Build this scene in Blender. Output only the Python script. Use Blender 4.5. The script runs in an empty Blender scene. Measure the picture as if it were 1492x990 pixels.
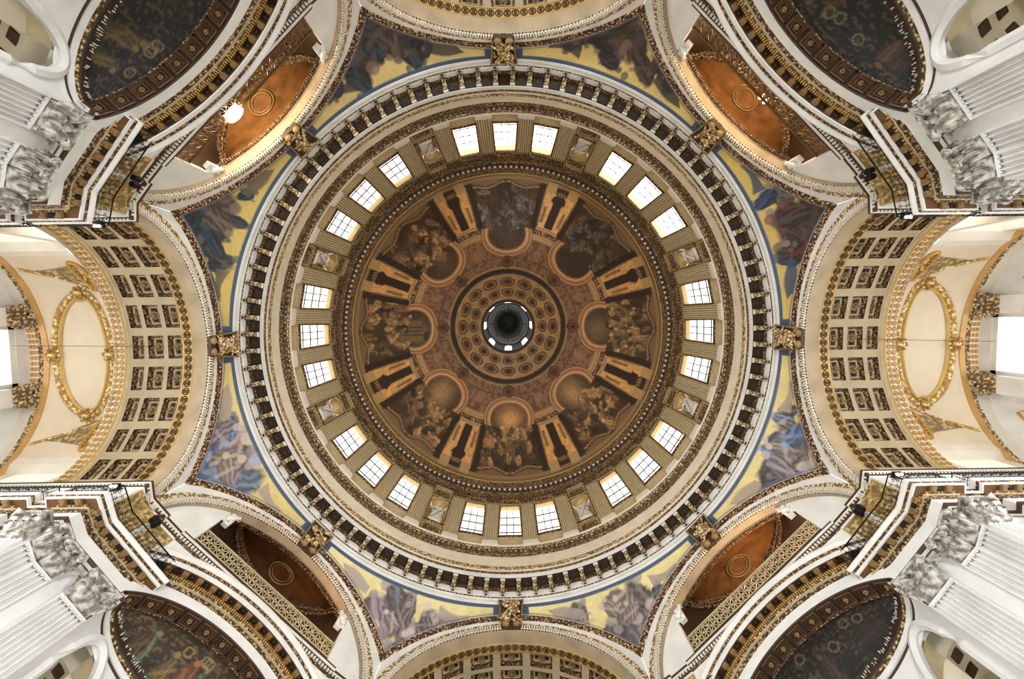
import bpy, math, random
import numpy as np
from mathutils import Matrix, Vector

C = bpy.context.scene.collection
PI = math.pi

# ------------------------------------------------------------------ camera
TX, TY, RZ, EX, EY = -0.0078, -0.0555, -0.0128, 0.082, -1.622
def cam_axes():
    R = np.array([[1, 0, TX], [0, 1, TY], [-TX, -TY, 1]])
    u, s, vt = np.linalg.svd(R); R = u @ vt
    c, sn = math.cos(RZ), math.sin(RZ)
    return R @ np.array([[c, -sn, 0], [sn, c, 0], [0, 0, 1]])
_A = cam_axes()
cam_data = bpy.data.cameras.new('camera'); cam = bpy.data.objects.new('camera', cam_data); C.objects.link(cam)
cam_data.sensor_width = 36.0; cam_data.lens = 663.0 / 1492 * 36.0; cam_data.clip_end = 500; cam_data.clip_start = 0.1
m = Matrix.Identity(4)
for i in range(3):
    m[i][0] = _A[0][i]; m[i][1] = -_A[1][i]; m[i][2] = -_A[2][i]
m[0][3], m[1][3], m[2][3] = EX, EY, 0.0
cam.matrix_world = m
bpy.context.scene.camera = cam

# ------------------------------------------------------------------ world, lights, exposure
W = bpy.data.worlds.new('world'); bpy.context.scene.world = W; W.use_nodes = True
W.node_tree.nodes['Background'].inputs[0].default_value = (0.90, 0.955, 1.0, 1)
W.node_tree.nodes['Background'].inputs[1].default_value = 1.75
vs = bpy.context.scene.view_settings
vs.view_transform = 'Standard'; vs.look = 'None'; vs.exposure = 1.38; vs.gamma = 1.0; vs.use_curve_mapping = False
WINDOW_POWER = 0.85

def light(kind, loc, power, color=(1, 1, 1), size=1.0, target=None, name='light', sizey=None, spot=None):
    d = bpy.data.lights.new(name, kind); d.energy = power; d.color = color
    if kind == 'AREA':
        d.size = size
        if sizey: d.shape = 'RECTANGLE'; d.size_y = sizey
    elif kind in ('POINT', 'SPOT'): d.shadow_soft_size = size
    if kind == 'SPOT' and spot: d.spot_size = spot; d.spot_blend = 0.8
    o = bpy.data.objects.new(name, d); C.objects.link(o); o.location = loc
    if target is not None:
        o.rotation_euler = (Vector(target) - Vector(loc)).to_track_quat('-Z', 'Y').to_euler()
    return o
# unseen lamps below the frame, standing in for daylight of nave and transept windows
light('AREA', (0, -21, -1), 3600, (.93, .97, 1), 12, target=(0, 19, 17), name='choir_fill_lamp', sizey=5)  # added at floor level to brighten the piers opposite
light('AREA', (-38, -6, 4), 2500, (.93, .97, 1), 10, target=(14, 6, 18), name='transept_daylight', sizey=10)
light('AREA', (38, -6, 4), 2500, (.93, .97, 1), 10, target=(-14, 6, 18), name='transept_daylight', sizey=10)
light('SPOT', (1.5, 9, 34), 3000, (.86, .93, 1), .6, target=(1.6, -12.2, 50), name='dome_veil_spot', spot=math.radians(34))  # spot lamp added inside the drum for a hazy sheen on the dome
# ------------------------------------------------------------------ helpers
def lin(c):
    c = np.asarray(c, float) / 255.0
    return np.where(c <= 0.04045, c / 12.92, ((c + 0.055) / 1.055) ** 2.4)

MATS = {}
def _nt(name):
    mt = bpy.data.materials.new(name); mt.use_nodes = True
    nt = mt.node_tree; b = nt.nodes['Principled BSDF']
    MATS[name] = mt
    return mt, nt, b
def _coord(nt, scale):
    tc = nt.nodes.new('ShaderNodeTexCoord'); mp = nt.nodes.new('ShaderNodeMapping')
    mp.inputs['Scale'].default_value = (scale,) * 3 if np.isscalar(scale) else scale
    nt.links.new(tc.outputs['Object'], mp.inputs['Vector']); return mp.outputs['Vector']
def plain(name, rgb, rough=0.6, metal=0.0, var=0.12, scale=1.2, bump=0.15, fine=14.0):
    """stone / plaster / metal: two noise scales of tone plus fine relief"""
    mt, nt, b = _nt(name); v = _coord(nt, 1.0); c = lin(rgb)
    n1 = nt.nodes.new('ShaderNodeTexNoise'); n1.inputs['Scale'].default_value = scale; n1.inputs['Detail'].default_value = 5
    nt.links.new(v, n1.inputs['Vector'])
    r = nt.nodes.new('ShaderNodeValToRGB'); e = r.color_ramp.elements
    e[0].position = 0.3; e[1].position = 0.72
    e[0].color = tuple(c * (1 - var * 1.4)) + (1,); e[1].color = tuple(np.minimum(c * (1 + var * 0.6), 1)) + (1,)
    nt.links.new(n1.outputs['Fac'], r.inputs['Fac']); nt.links.new(r.outputs['Color'], b.inputs['Base Color'])
    b.inputs['Roughness'].default_value = rough; b.inputs['Metallic'].default_value = metal
    if bump:
        n2 = nt.nodes.new('ShaderNodeTexNoise'); n2.inputs['Scale'].default_value = fine; n2.inputs['Detail'].default_value = 3
        nt.links.new(v, n2.inputs['Vector'])
        bp = nt.nodes.new('ShaderNodeBump'); bp.inputs['Strength'].default_value = bump; bp.inputs['Distance'].default_value = 0.05
        nt.links.new(n2.outputs['Fac'], bp.inputs['Height']); nt.links.new(bp.outputs['Normal'], b.inputs['Normal'])
    return mt
def relief(name, dark, mid, light_, scale=6.0, rough=0.45, metal=0.0, bump=0.7, lo=0.38, hi=0.62):
    """carved and gilded ornament: cells of dark ground, mid body and gilt crests"""
    mt, nt, b = _nt(name); v = _coord(nt, 1.0)
    vo = nt.nodes.new('ShaderNodeTexVoronoi'); vo.inputs['Scale'].default_value = scale
    nt.links.new(v, vo.inputs['Vector'])
    n = nt.nodes.new('ShaderNodeTexNoise'); n.inputs['Scale'].default_value = scale * 1.3; n.inputs['Detail'].default_value = 3
    nt.links.new(v, n.inputs['Vector'])
    mx = nt.nodes.new('ShaderNodeMath'); mx.operation = 'MULTIPLY_ADD'
    nt.links.new(vo.outputs['Distance'], mx.inputs[0]); mx.inputs[1].default_value = -0.55
    nt.links.new(n.outputs['Fac'], mx.inputs[2])
    ad = nt.nodes.new('ShaderNodeMath'); ad.operation = 'ADD'; ad.inputs[1].default_value = 0.22
    nt.links.new(mx.outputs[0], ad.inputs[0])
    r = nt.nodes.new('ShaderNodeValToRGB'); e = r.color_ramp.elements
    e[0].position = lo; e[0].color = tuple(lin(dark)) + (1,)
    e[1].position = hi; e[1].color = tuple(lin(light_)) + (1,)
    q = r.color_ramp.elements.new((lo + hi) / 2); q.color = tuple(lin(mid)) + (1,)
    nt.links.new(ad.outputs[0], r.inputs['Fac']); nt.links.new(r.outputs['Color'], b.inputs['Base Color'])
    b.inputs['Roughness'].default_value = rough; b.inputs['Metallic'].default_value = metal
    bp = nt.nodes.new('ShaderNodeBump'); bp.inputs['Strength'].default_value = bump; bp.inputs['Distance'].default_value = 0.08
    nt.links.new(ad.outputs[0], bp.inputs['Height']); nt.links.new(bp.outputs['Normal'], b.inputs['Normal'])
    return mt
def painted(name, rough=0.55, tess=0.0, metal=0.0, bump=0.12):
    """pigment from the colour attribute, with fine tessera or canvas grain"""
    mt, nt, b = _nt(name); v = _coord(nt, 1.0)
    a = nt.nodes.new('ShaderNodeVertexColor'); a.layer_name = 'Col'
    n = nt.nodes.new('ShaderNodeTexNoise'); n.inputs['Scale'].default_value = 9 if not tess else tess; n.inputs['Detail'].default_value = 4
    nt.links.new(v, n.inputs['Vector'])
    mr = nt.nodes.new('ShaderNodeMapRange'); mr.inputs['From Min'].default_value = 0.25; mr.inputs['From Max'].default_value = 0.75
    mr.inputs['To Min'].default_value = 0.72; mr.inputs['To Max'].default_value = 1.25
    nt.links.new(n.outputs['Fac'], mr.inputs['Value'])
    mx = nt.nodes.new('ShaderNodeVectorMath'); mx.operation = 'SCALE'
    nt.links.new(a.outputs['Color'], mx.inputs[0]); nt.links.new(mr.outputs['Result'], mx.inputs['Scale'])
    nt.links.new(mx.outputs['Vector'], b.inputs['Base Color'])
    b.inputs['Roughness'].default_value = rough; b.inputs['Metallic'].default_value = metal
    bp = nt.nodes.new('ShaderNodeBump'); bp.inputs['Strength'].default_value = bump; bp.inputs['Distance'].default_value = 0.04
    nt.links.new(n.outputs['Fac'], bp.inputs['Height']); nt.links.new(bp.outputs['Normal'], b.inputs['Normal'])
    return mt
def glow(name, rgb, strength):
    mt = bpy.data.materials.new(name); mt.use_nodes = True; nt = mt.node_tree
    nt.nodes.clear(); o = nt.nodes.new('ShaderNodeOutputMaterial'); e = nt.nodes.new('ShaderNodeEmission')
    e.inputs[0].default_value = tuple(rgb) + (1,); e.inputs[1].default_value = strength
    nt.links.new(e.outputs[0], o.inputs[0]); MATS[name] = mt; return mt

plain('marble', (238, 236, 231), 0.5, var=0.10, scale=0.8)
plain('marble_low', (236, 234, 230), 0.55, var=0.12, scale=0.6)
plain('stone_warm', (186, 164, 132), 0.7, var=0.16, scale=0.9)
plain('tan_rib', (188, 168, 134), 0.6, var=0.1)
plain('brown_gilt', (150, 116, 72), 0.5, var=0.3, scale=5)
plain('cream', (240, 228, 202), 0.6, var=0.08)
plain('cream_light', (238, 228, 210), 0.6, var=0.05)
plain('drum_wall', (202, 180, 138), 0.6, var=0.1)
plain('pilaster_gold', (214, 196, 156), 0.5, var=0.08)
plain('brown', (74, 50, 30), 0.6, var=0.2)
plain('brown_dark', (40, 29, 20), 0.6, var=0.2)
plain('blue_band', (62, 78, 100), 0.5, var=0.3, scale=4)
plain('gilt', (206, 160, 78), 0.35, 0.35, var=0.15)
plain('gilt_soft', (210, 172, 96), 0.45, 0.15, var=0.15)
plain('orange_gilt', (214, 164, 98), 0.45, 0.1, var=0.15)
plain('iron', (28, 25, 24), 0.5, 0.5, var=0.1)
plain('bar', (70, 66, 62), 0.6, var=0.05, bump=0)
plain('statue_white', (232, 224, 210), 0.5, var=0.06)
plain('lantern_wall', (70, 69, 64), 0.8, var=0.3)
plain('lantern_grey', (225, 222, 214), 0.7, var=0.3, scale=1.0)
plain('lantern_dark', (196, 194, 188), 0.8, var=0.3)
plain('floor_stone', (198, 196, 192), 0.4, var=0.15)
plain('gold_mosaic_niche', (140, 94, 48), 0.4, 0.15, var=0.35, scale=1.6, bump=0.8, fine=26)
plain('dark_wood', (58, 40, 26), 0.6, var=0.25)
relief('orn_gold', (70, 48, 26), (150, 118, 70), (232, 205, 150), 7.0)
relief('orn_brown', (52, 34, 20), (118, 84, 46), (204, 170, 112), 9.0)
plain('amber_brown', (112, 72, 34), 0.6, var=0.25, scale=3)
relief('orn_dark', (44, 30, 18), (92, 66, 38), (182, 148, 98), 10.0)
relief('orn_cream', (120, 92, 56), (206, 182, 138), (240, 224, 190), 6.0)
relief('orn_red', (48, 18, 10), (120, 74, 38), (226, 196, 140), 7.0)
relief('orn_bright', (176, 130, 64), (226, 196, 120), (250, 232, 180), 5.0)
relief('carved_marble_shaded', (134, 126, 115), (196, 189, 179), (228, 223, 215), 3.6, 0.6, bump=1.0, lo=.3, hi=.62)  # dark cells stand in for shadow between the capital leaves
relief('carved_gilt', (150, 112, 60), (216, 192, 140), (244, 230, 196), 5.0)
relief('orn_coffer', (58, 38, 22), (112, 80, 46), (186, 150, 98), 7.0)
plain('dull_gold', (150, 122, 78), 0.45, 0.1, var=0.25)
plain('saucer_plaster', (232, 214, 186), 0.6, var=0.04)
plain('reveal_gold', (226, 192, 128), 0.6, var=0.05)
glow('daylight_glare', (1.0, 0.99, 0.97), 3.2)
glow('bulb_hot', (1.0, 0.86, 0.60), 90.0)
relief('gold_panel', (134, 110, 66), (172, 148, 98), (208, 188, 140), 4.0)
painted('fresco', 0.6)
MATS['fresco'].node_tree.nodes['Map Range'].inputs['To Min'].default_value = 1.6; MATS['fresco'].node_tree.nodes['Map Range'].inputs['To Max'].default_value = 2.75
painted('mosaic', 0.42, 22.0)
painted('mosaic_dark', 0.7, 18.0)
glow('daylight_glass', (1.0, 0.985, 0.96), WINDOW_POWER)
glow('daylight_big', (1.0, 0.98, 0.95), 0.9)
glow('bulb_warm', (1.0, 0.72, 0.38), 60.0)
glow('bulb_white', (1.0, 0.86, 0.70), 25.0)

class MB:
    def __init__(s): s.v = []; s.q = []; s.t = []; s.n = 0; s.c = []
    def quads(s, V, Q, T=None, col=None):
        V = np.asarray(V, float).reshape(-1, 3); s.v.append(V)
        if len(Q): s.q.append(np.asarray(Q, int).reshape(-1, 4) + s.n)
        if T is not None and len(T): s.t.append(np.asarray(T, int).reshape(-1, 3) + s.n)
        if col is not None: s.c.append(np.asarray(col, float).reshape(-1, 3))
        s.n += len(V); return s
    def grid(s, P, cu=False, cv=False, col=None, keep=None):
        P = np.asarray(P, float); nu, nv = P.shape[:2]
        iu = np.arange(nu if cu else nu - 1); iv = np.arange(nv if cv else nv - 1)
        a, b = np.meshgrid(iu, iv, indexing='ij'); a2 = (a + 1) % nu; b2 = (b + 1) % nv
        Q = np.stack([a * nv + b, a2 * nv + b, a2 * nv + b2, a * nv + b2], -1)
        if keep is not None: Q = Q[keep]
        return s.quads(P.reshape(-1, 3), Q.reshape(-1, 4), col=None if col is None else col.reshape(-1, 3))
    def box(s, o, u, v, w, taper=1.0):
        """box centred on o, half extents u, v, w (vectors); the +w face scaled by taper"""
        o, u, v, w = [np.asarray(k, float) for k in (o, u, v, w)]
        V = []
        for sw in (-1, 1):
            k = 1.0 if sw < 0 else taper
            for su, sv in ((-1, -1), (1, -1), (1, 1), (-1, 1)): V.append(o + u * su * k + v * sv * k + w * sw)
        return s.quads(V, [[0, 3, 2, 1], [4, 5, 6, 7], [0, 1, 5, 4], [1, 2, 6, 5], [2, 3, 7, 6], [3, 0, 4, 7]])
    def abox(s, x0, x1, y0, y1, z0, z1):
        return s.box(((x0 + x1) / 2, (y0 + y1) / 2, (z0 + z1) / 2), ((x1 - x0) / 2, 0, 0), (0, (y1 - y0) / 2, 0), (0, 0, (z1 - z0) / 2))
    def tube(s, pts, r, k=6, closed=False, up=None):
        P = np.asarray(pts, float); n = len(P); r = np.full(n, r) if np.isscalar(r) else np.asarray(r)
        if closed: T = np.roll(P, -1, 0) - np.roll(P, 1, 0)
        else: T = np.gradient(P, axis=0)
        T /= np.linalg.norm(T, axis=1)[:, None] + 1e-9
        ref = np.array([0, 0, 1.0]) if up is None else np.asarray(up, float)
        A = np.cross(T, ref); bad = np.linalg.norm(A, axis=1) < 0.05
        A[bad] = np.cross(T[bad], [1.0, 0.2, 0]); A /= np.linalg.norm(A, axis=1)[:, None] + 1e-9
        B = np.cross(T, A); th = np.arange(k) * 2 * PI / k
        G = P[:, None] + r[:, None, None] * (np.cos(th)[None, :, None] * A[:, None] + np.sin(th)[None, :, None] * B[:, None])
        return s.grid(G, cu=closed, cv=True)
    def ball(s, o, r, nu=8, nv=6, noise=0.0, seed=0):
        r = np.ones(3) * r if np.isscalar(r) else np.asarray(r, float)
        th = np.arange(nu) * 2 * PI / nu; ph = np.linspace(0.02, PI - 0.02, nv)
        T, Pp = np.meshgrid(th, ph, indexing='ij')
        D = np.stack([np.sin(Pp) * np.cos(T), np.sin(Pp) * np.sin(T), np.cos(Pp)], -1)
        if noise:
            rg = np.random.RandomState(seed); D = D * (1 + noise * rg.uniform(-1, 1, D.shape[:2])[..., None])
        return s.grid(D * r + np.asarray(o, float), cu=True)
    def lathe(s, prof, n=288, a0=0, a1=2 * PI):
        full = abs(a1 - a0 - 2 * PI) < 1e-6
        th = a0 + np.arange(n if full else n + 1) * (a1 - a0) / n
        pr = np.asarray(prof, float)
        G = np.stack([np.cos(th)[:, None] * pr[:, 0], np.sin(th)[:, None] * pr[:, 0], np.ones(len(th))[:, None] * pr[:, 1]], -1)
        return s.grid(G, cu=full)
    def add(s, o, M=None):
        k = s.n
        for V in o.v:
            s.v.append(V if M is None else V @ M[:3, :3].T + M[:3, 3])
        for Q in o.q: s.q.append(Q + k)
        for T in o.t: s.t.append(T + k)
        s.c += o.c; s.n += o.n; return s
    def data(s, name, smooth=False, off=(0, 0, 0)):
        V = np.concatenate(s.v) - np.asarray(off, float)
        Q = np.concatenate(s.q) if s.q else np.zeros((0, 4), int)
        T = np.concatenate(s.t) if s.t else np.zeros((0, 3), int)
        me = bpy.data.meshes.new(name)
        me.vertices.add(len(V)); me.vertices.foreach_set('co', V.astype(np.float32).ravel())
        L = np.concatenate([Q.ravel(), T.ravel()]).astype(np.int32)
        me.loops.add(len(L)); me.loops.foreach_set('vertex_index', L)
        me.polygons.add(len(Q) + len(T))
        st = np.concatenate([np.arange(len(Q)) * 4, len(Q) * 4 + np.arange(len(T)) * 3]).astype(np.int32)
        me.polygons.foreach_set('loop_start', st)
        me.polygons.foreach_set('use_smooth', np.full(len(Q) + len(T), bool(smooth)))
        if s.c:
            col = np.concatenate(s.c); a = me.color_attributes.new('Col', 'FLOAT_COLOR', 'POINT')
            a.data.foreach_set('color', np.c_[col, np.ones(len(col))].astype(np.float32).ravel())
        me.update(calc_edges=True); return me

MESH = {}; PM = {}
def BASEM(b):
    T = np.eye(4); T[:3, 3] = b; return T
def rotz(a): return np.array([[math.cos(a), -math.sin(a), 0, 0], [math.sin(a), math.cos(a), 0, 0], [0, 0, 1, 0], [0, 0, 0, 1.0]])
def frame(o, u, v, w):
    M = np.eye(4); M[:3, 0] = u; M[:3, 1] = v; M[:3, 2] = w; M[:3, 3] = o; return M
class Thing:
    def __init__(s, name, label, cat, base=(0, 0, 0), az=0.0, group=None, kind=None):
        s.base = np.asarray(base, float); s.az = math.radians(az)
        o = bpy.data.objects.new(name, None); o.empty_display_size = 0.3; C.objects.link(o)
        o.matrix_world = Matrix((rotz(s.az) @ np.array([[1, 0, 0, s.base[0]], [0, 1, 0, s.base[1]], [0, 0, 1, s.base[2]], [0, 0, 0, 1.0]])).tolist())
        o['label'] = label; o['category'] = cat
        if group: o['group'] = group
        if kind: o['kind'] = kind
        s.o = o
    def part(s, name, key, fn, mat, parent=None, M=None, smooth=False, kind=None, label=None):
        """a mesh part in the thing's own frame; alike parts share mesh data through key"""
        if key not in MESH or key is None:
            mb = fn(); me = mb.data(name, smooth, (0, 0, 0) if M is not None else s.base)
            me.materials.append(MATS[mat]); MESH[key] = me
        me = MESH[key]
        if me.materials[0] is not MATS[mat]:
            k2 = (key, mat)
            if k2 not in MESH:
                me = me.copy(); me.materials[0] = MATS[mat]; MESH[k2] = me
            me = MESH[k2]
        o = bpy.data.objects.new(name, me); C.objects.link(o)
        if parent is None:
            o.parent = s.o
            if M is not None:
                T = np.eye(4); T[:3, 3] = -s.base; o.matrix_local = Matrix((T @ M).tolist())
        else:
            o.parent = parent
            if M is not None:
                o.matrix_local = Matrix((np.linalg.inv(PM.get(parent.name, BASEM(s.base))) @ M).tolist())
        if M is not None: PM[o.name] = M
        if kind: o['kind'] = kind
        if label: o['label'] = label
        return o

SIDE = {0: 'right', 45: 'lower right', 90: 'bottom', 135: 'lower left', 180: 'left', 225: 'upper left', 270: 'top', 315: 'upper right'}

# arch curve used by every high vault: half width 6.6 m, rise 5.2 m, springing at z 20.8
EA, EB, EC = 6.6, 5.2, 20.8
def ell(t, a=EA, b=EB, c=EC): return np.stack([a * np.cos(t), c + b * np.sin(t)], -1)
def eH(s, a=EA, b=EB, c=EC): return c + b * np.sqrt(np.maximum(0, 1 - (np.asarray(s) / a) ** 2))
def arcpts(a, b, c, n, t0=0.0, t1=PI):
    """points evenly spaced along an ellipse arc: s, H, tangent and outward normal"""
    t = np.linspace(t0, t1, 2001); P = ell(t, a, b, c); L = np.r_[0, np.cumsum(np.linalg.norm(np.diff(P, axis=0), axis=1))]
    tt = np.interp(np.linspace(0, L[-1], n), L, t); P = ell(tt, a, b, c)
    T = np.stack([-a * np.sin(tt), b * np.cos(tt)], -1); T /= np.linalg.norm(T, axis=1)[:, None]
    N = np.stack([T[:, 1], -T[:, 0]], -1); return P, T, N
def arch_sweep(prof, a=EA, b=EB, c=EC, n=96, t0=0.0, t1=PI):
    """prof: list of (D, normal offset) ; frame is x = D, y = s, z = H"""
    P, T, N = arcpts(a, b, c, n, t0, t1); pr = np.asarray(prof, float)
    q = P[:, None] + N[:, None] * pr[None, :, 1:2]
    return MB().grid(np.concatenate([np.broadcast_to(pr[None, :, 0:1], q.shape[:2] + (1,)), q], -1))
def arch_boxes(D0, D1, off0, off1, n, frac, a=EA, b=EB, c=EC, t0=0.0, t1=PI):
    P, T, N = arcpts(a, b, c, n, t0, t1); L = np.linalg.norm(P[1] - P[0]); mb = MB()
    for p_, t_, n_ in zip(P, T, N):
        o = p_ + n_ * (off0 + off1) / 2
        mb.box(((D0 + D1) / 2, o[0], o[1]), ((D1 - D0) / 2, 0, 0), (0, t_[0] * L * frac / 2, t_[1] * L * frac / 2),
               (0, n_[0] * (off1 - off0) / 2, n_[1] * (off1 - off0) / 2))
    return mb

# ------------------------------------------------------------------ pigment (colour attributes)
def vnoise(x, y, seed=0):
    rg = np.random.RandomState(seed); L = rg.rand(128, 128)
    xi = np.floor(x).astype(int); yi = np.floor(y).astype(int); fx = x - xi; fy = y - yi
    fx = fx * fx * (3 - 2 * fx); fy = fy * fy * (3 - 2 * fy)
    g = lambda a, b: L[a % 128, b % 128]
    return (g(xi, yi) * (1 - fx) + g(xi + 1, yi) * fx) * (1 - fy) + (g(xi, yi + 1) * (1 - fx) + g(xi + 1, yi + 1) * fx) * fy
def fbm(x, y, seed=0, o=4):
    v = 0; a = 0.5
    for i in range(o): v = v + a * vnoise(x * 2 ** i, y * 2 ** i, seed + i); a /= 2
    return v / (1 - 0.5 ** o)
def over(col, mask, rgb):
    m_ = np.clip(mask, 0, 1)[..., None]; return col * (1 - m_) + lin(rgb) * m_
def sm(x, e0, e1): return np.clip((x - e0) / (e1 - e0), 0, 1)
def figures(col, X, Y, seed, box, n, pal, size=(5, 11), upright=0.0, asp=(1.5, 2.8), soft=1.0):
    """robed bodies: tapered strokes with folds, a lit and a dark side, and a head; X, Y in any flat unit"""
    rg = np.random.RandomState(seed); wx = (fbm(X / 5, Y / 5, seed + 9) - .5) * 5; wy = (fbm(X / 5, Y / 5, seed + 19) - .5) * 5
    x0, x1, y0, y1 = box
    order = sorted([(rg.uniform(x0, x1), rg.uniform(y0, y1)) for _ in range(n)], key=lambda q: q[1])
    for cx, cy in order:
        s = rg.uniform(*size); as_ = rg.uniform(*asp); an = rg.normal(0, 0.7) if not upright else rg.normal(0, 0.15)
        c, d = math.cos(an), math.sin(an); u = (X + wx * s / 8 - cx); v = (Y + wy * s / 8 - cy)
        p = u * c + v * d; q = -u * d + v * c
        R = np.sqrt((p / s) ** 2 + (q / (s * as_)) ** 2); m_ = sm(R, 1.08, 0.86)
        base = np.array(pal[rg.randint(len(pal))], float)
        fold = (0.5 + 0.5 * np.sin(p / s * rg.uniform(7, 12) + wy * 1.1 + q / s)) ** 1.4
        shade = 0.42 + 0.95 * fold * sm(p / s, 1.3, -1.0) - .22 * sm(R, .72, .95)
        m3 = m_[..., None] * (.6 + .4 * soft); col = col * (1 - m3) + lin(base) * shade[..., None] * m3
        hx, hy = cx - d * s * as_ * rg.choice([-1, 1]) * 1.05, cy - c * s * as_ * 1.05
        H = np.hypot(X - hx, Y - hy) / (s * .42); col = over(col, sm(H, 1.1, .8) * .8 * soft, np.minimum(base * 1.25, 255))
        ax = rg.uniform(-1, 1) * 1.6; P2 = np.abs((X - cx) * math.sin(ax) - (Y - cy) * math.cos(ax)) / (s * .22)
        al = np.abs((X - cx) * math.cos(ax) + (Y - cy) * math.sin(ax)) / (s * 1.6)
        col = over(col, sm(P2, 1.2, .6) * sm(al, 1.05, .9) * .6 * soft ** 2, base * 1.15)
    return col

def dome_colour(az, r):
    """az in degrees, r = rim-to-crown radius on a 225 scale (crown ring 85)"""
    base = np.ones(az.shape + (3,)) * lin((96, 72, 44)); n1 = fbm(az / 3.0, r / 9.0, 3); col = base * (0.7 + 0.6 * n1)[..., None]
    k = np.floor((az + 22.5) / 45).astype(int) % 8; d = (az + 22.5) % 45 - 22.5            # degrees from scene centre
    X = np.radians(d) * r                                                                   # arc offset
    dp = np.where(d > 0, d - 22.5, d + 22.5); XP = np.radians(dp) * r                       # offset from painted pier
    # sky and architecture inside each painted arch
    skyc = [(140, 110, 66), (166, 128, 76), (190, 138, 68), (156, 118, 66), (124, 98, 64), (112, 86, 54), (70, 60, 48), (58, 50, 42)]
    wsc = [0.5, 0.8, 1.0, 0.9, 0.6, 0.4, 0.5, 0.5]
    scene = np.abs(d) < 17.5
    for i in range(8):
        mk = scene & (k == i)
        if not mk.any(): continue
        c_ = np.ones((mk.sum(), 3)) * lin((58, 42, 27)); x, y, dd = X[mk], r[mk], d[mk]
        n_ = fbm(x / 9 + i * 7, y / 9, 31 + i); c_ = c_ * (0.5 + 1.1 * n_)[..., None]
        sx, sy = [(4, 132), (3, 135), (-2, 138), (4, 138), (-6, 130), (2, 132), (0, 135), (-4, 137)][i]
        g = np.exp(-(((x - sx) / 15) ** 2 + ((y - sy) / 18) ** 2) * (0.8 + .8 * (n_ - .5)))
        c_ = over(c_, g * wsc[i] * 0.9, skyc[i])
        if i == 4:   # tall panelled interior with steps
            c_ = over(c_, ((x > -19) & (x < 12) & (y > 125) & (y < 168)) * .7, (104, 80, 50))
            for q in (-9, -3.5, 2): c_ = over(c_, sm(abs(x - q), 1.6, .6) * sm(abs(y - 148), 26, 22) * .8, (58, 36, 22))
            c_ = over(c_, sm(np.hypot((x + 12) / 8, (y - 118) / 6), 1.1, .9) * .8, (36, 38, 40))
        if i == 5:   # leaning tablet and dark hangings
            c_ = over(c_, sm(np.abs((x - 2) * .8 + (y - 148) * .6), 8, 6.5) * sm(np.abs(-(x - 2) * .6 + (y - 148) * .8), 16, 14) * .7, (112, 92, 58))
        pal = [(150, 116, 68), (118, 92, 60), (92, 72, 48), (170, 128, 70), (64, 56, 44), (128, 88, 52), (46, 36, 26)]
        if i >= 6: pal = [(92, 84, 74), (70, 62, 54), (110, 98, 84), (52, 46, 40), (84, 62, 42)]
        c_ = figures(c_, x, y, 50 + i * 3, (-42, 42, 150, 208), 52, pal, (3.5, 7.5), asp=(.9, 1.7), soft=.55)
        c_ = figures(c_, x, y, 150 + i * 3, (-24, 24, 146, 175), 9, pal[:4], (3, 5.5), asp=(.9, 1.6), soft=.55)
        c_ = c_ * (0.75 + 0.45 * fbm(x / 3 + 40, y / 3, 77 + i))[..., None]
        # scroll balustrade at the foot
        yb = 210 + 5 * np.cos(x / 9.0) * np.exp(-(x / 46.0) ** 2)
        c_ = over(c_, sm(np.abs(y - yb), 3.4, 2.2) * .9, (70, 48, 28)); c_ = over(c_, sm(np.abs(y - yb + .6), 1.0, .4), (150, 116, 70))
        c_ = over(c_, (y > yb + 3) * .75, (112, 88, 52))
        col[mk] = c_
    # painted piers: dark field, two lit pilaster faces, urn, entablatures
    pier = np.abs(dp) < 9.2
    col = over(col, pier & (r > 148) & (r < 217), (44, 31, 21))
    for sgn in (-1, 1):
        w = 4.2 + (r - 150) * 0.065; cx = sgn * (10.5 + (r - 150) * 0.075)
        f = sm(np.abs(XP - cx), w + .7, w - .4) * (r > 152) * (r < 206)
        nn = fbm(az * 1.2, r / 4, 8)
        col = over(col, f * .95, (176, 126, 58)); col = over(col, f * sm(nn, .45, .6) * .5, (204, 148, 72))
        col = over(col, f * sm(np.abs(XP - cx - sgn * 1.5), 2.4, 1.8) * (r < 184) * (r > 160) * .75, (84, 56, 30))
        col = over(col, sm(np.abs(XP - cx - sgn * (w + 1.5)), 1.1, .5) * (r > 156) * (r < 206) * .6, (130, 100, 62))
    u = np.hypot(XP / 10.5, (r - 198) / 10.0) + (fbm(az * 1.5, r / 3, 5) - .5) * .5
    col = over(col, sm(u, 1.05, .9) * (r > 182), (42, 30, 22))
    col = over(col, sm(np.hypot(XP / 8, (r - 208) / 3.5), 1.1, .8) * (0.5 + .5 * np.sin(XP * 1.6)) , (138, 106, 60))
    col = over(col, pier & (r > 206) & (np.abs(XP) > 9) & (np.abs(XP) < 24) & (r < 222), (150, 118, 64))
    for rr, w, hw in ((151, 2.2, 16), (145.5, 3.2, 17), (138, 2.2, 20), (133.5, 2.0, 20)):
        rc = rr - 0.010 * XP ** 2 * 0
        mk = sm(np.abs(r - rc), w + .6, w - .4) * sm(np.abs(XP), hw + .8, hw - .8)
        col = over(col, mk, (70, 48, 30) if rr in (145.5,) else (142, 106, 62))
        col = over(col, sm(np.abs(r - rc - w), .7, .2) * sm(np.abs(XP), hw + .6, hw - .6) * .9, (176, 140, 92))
    orn = sm(vnoise(XP * .7 + 50, r * .6, 12), .5, .75) * (np.abs(r - 145.5) < 3) * (np.abs(XP) < 17)
    col = over(col, orn * .8, (170, 124, 66))
    # arches over the scenes
    ya = 139.0; ra = np.hypot(X * 0.98, (r - ya))
    inside = (r < ya + 14) & (ra < 27)
    ring = (r < 147) & (np.abs(d) < 21)
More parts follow.
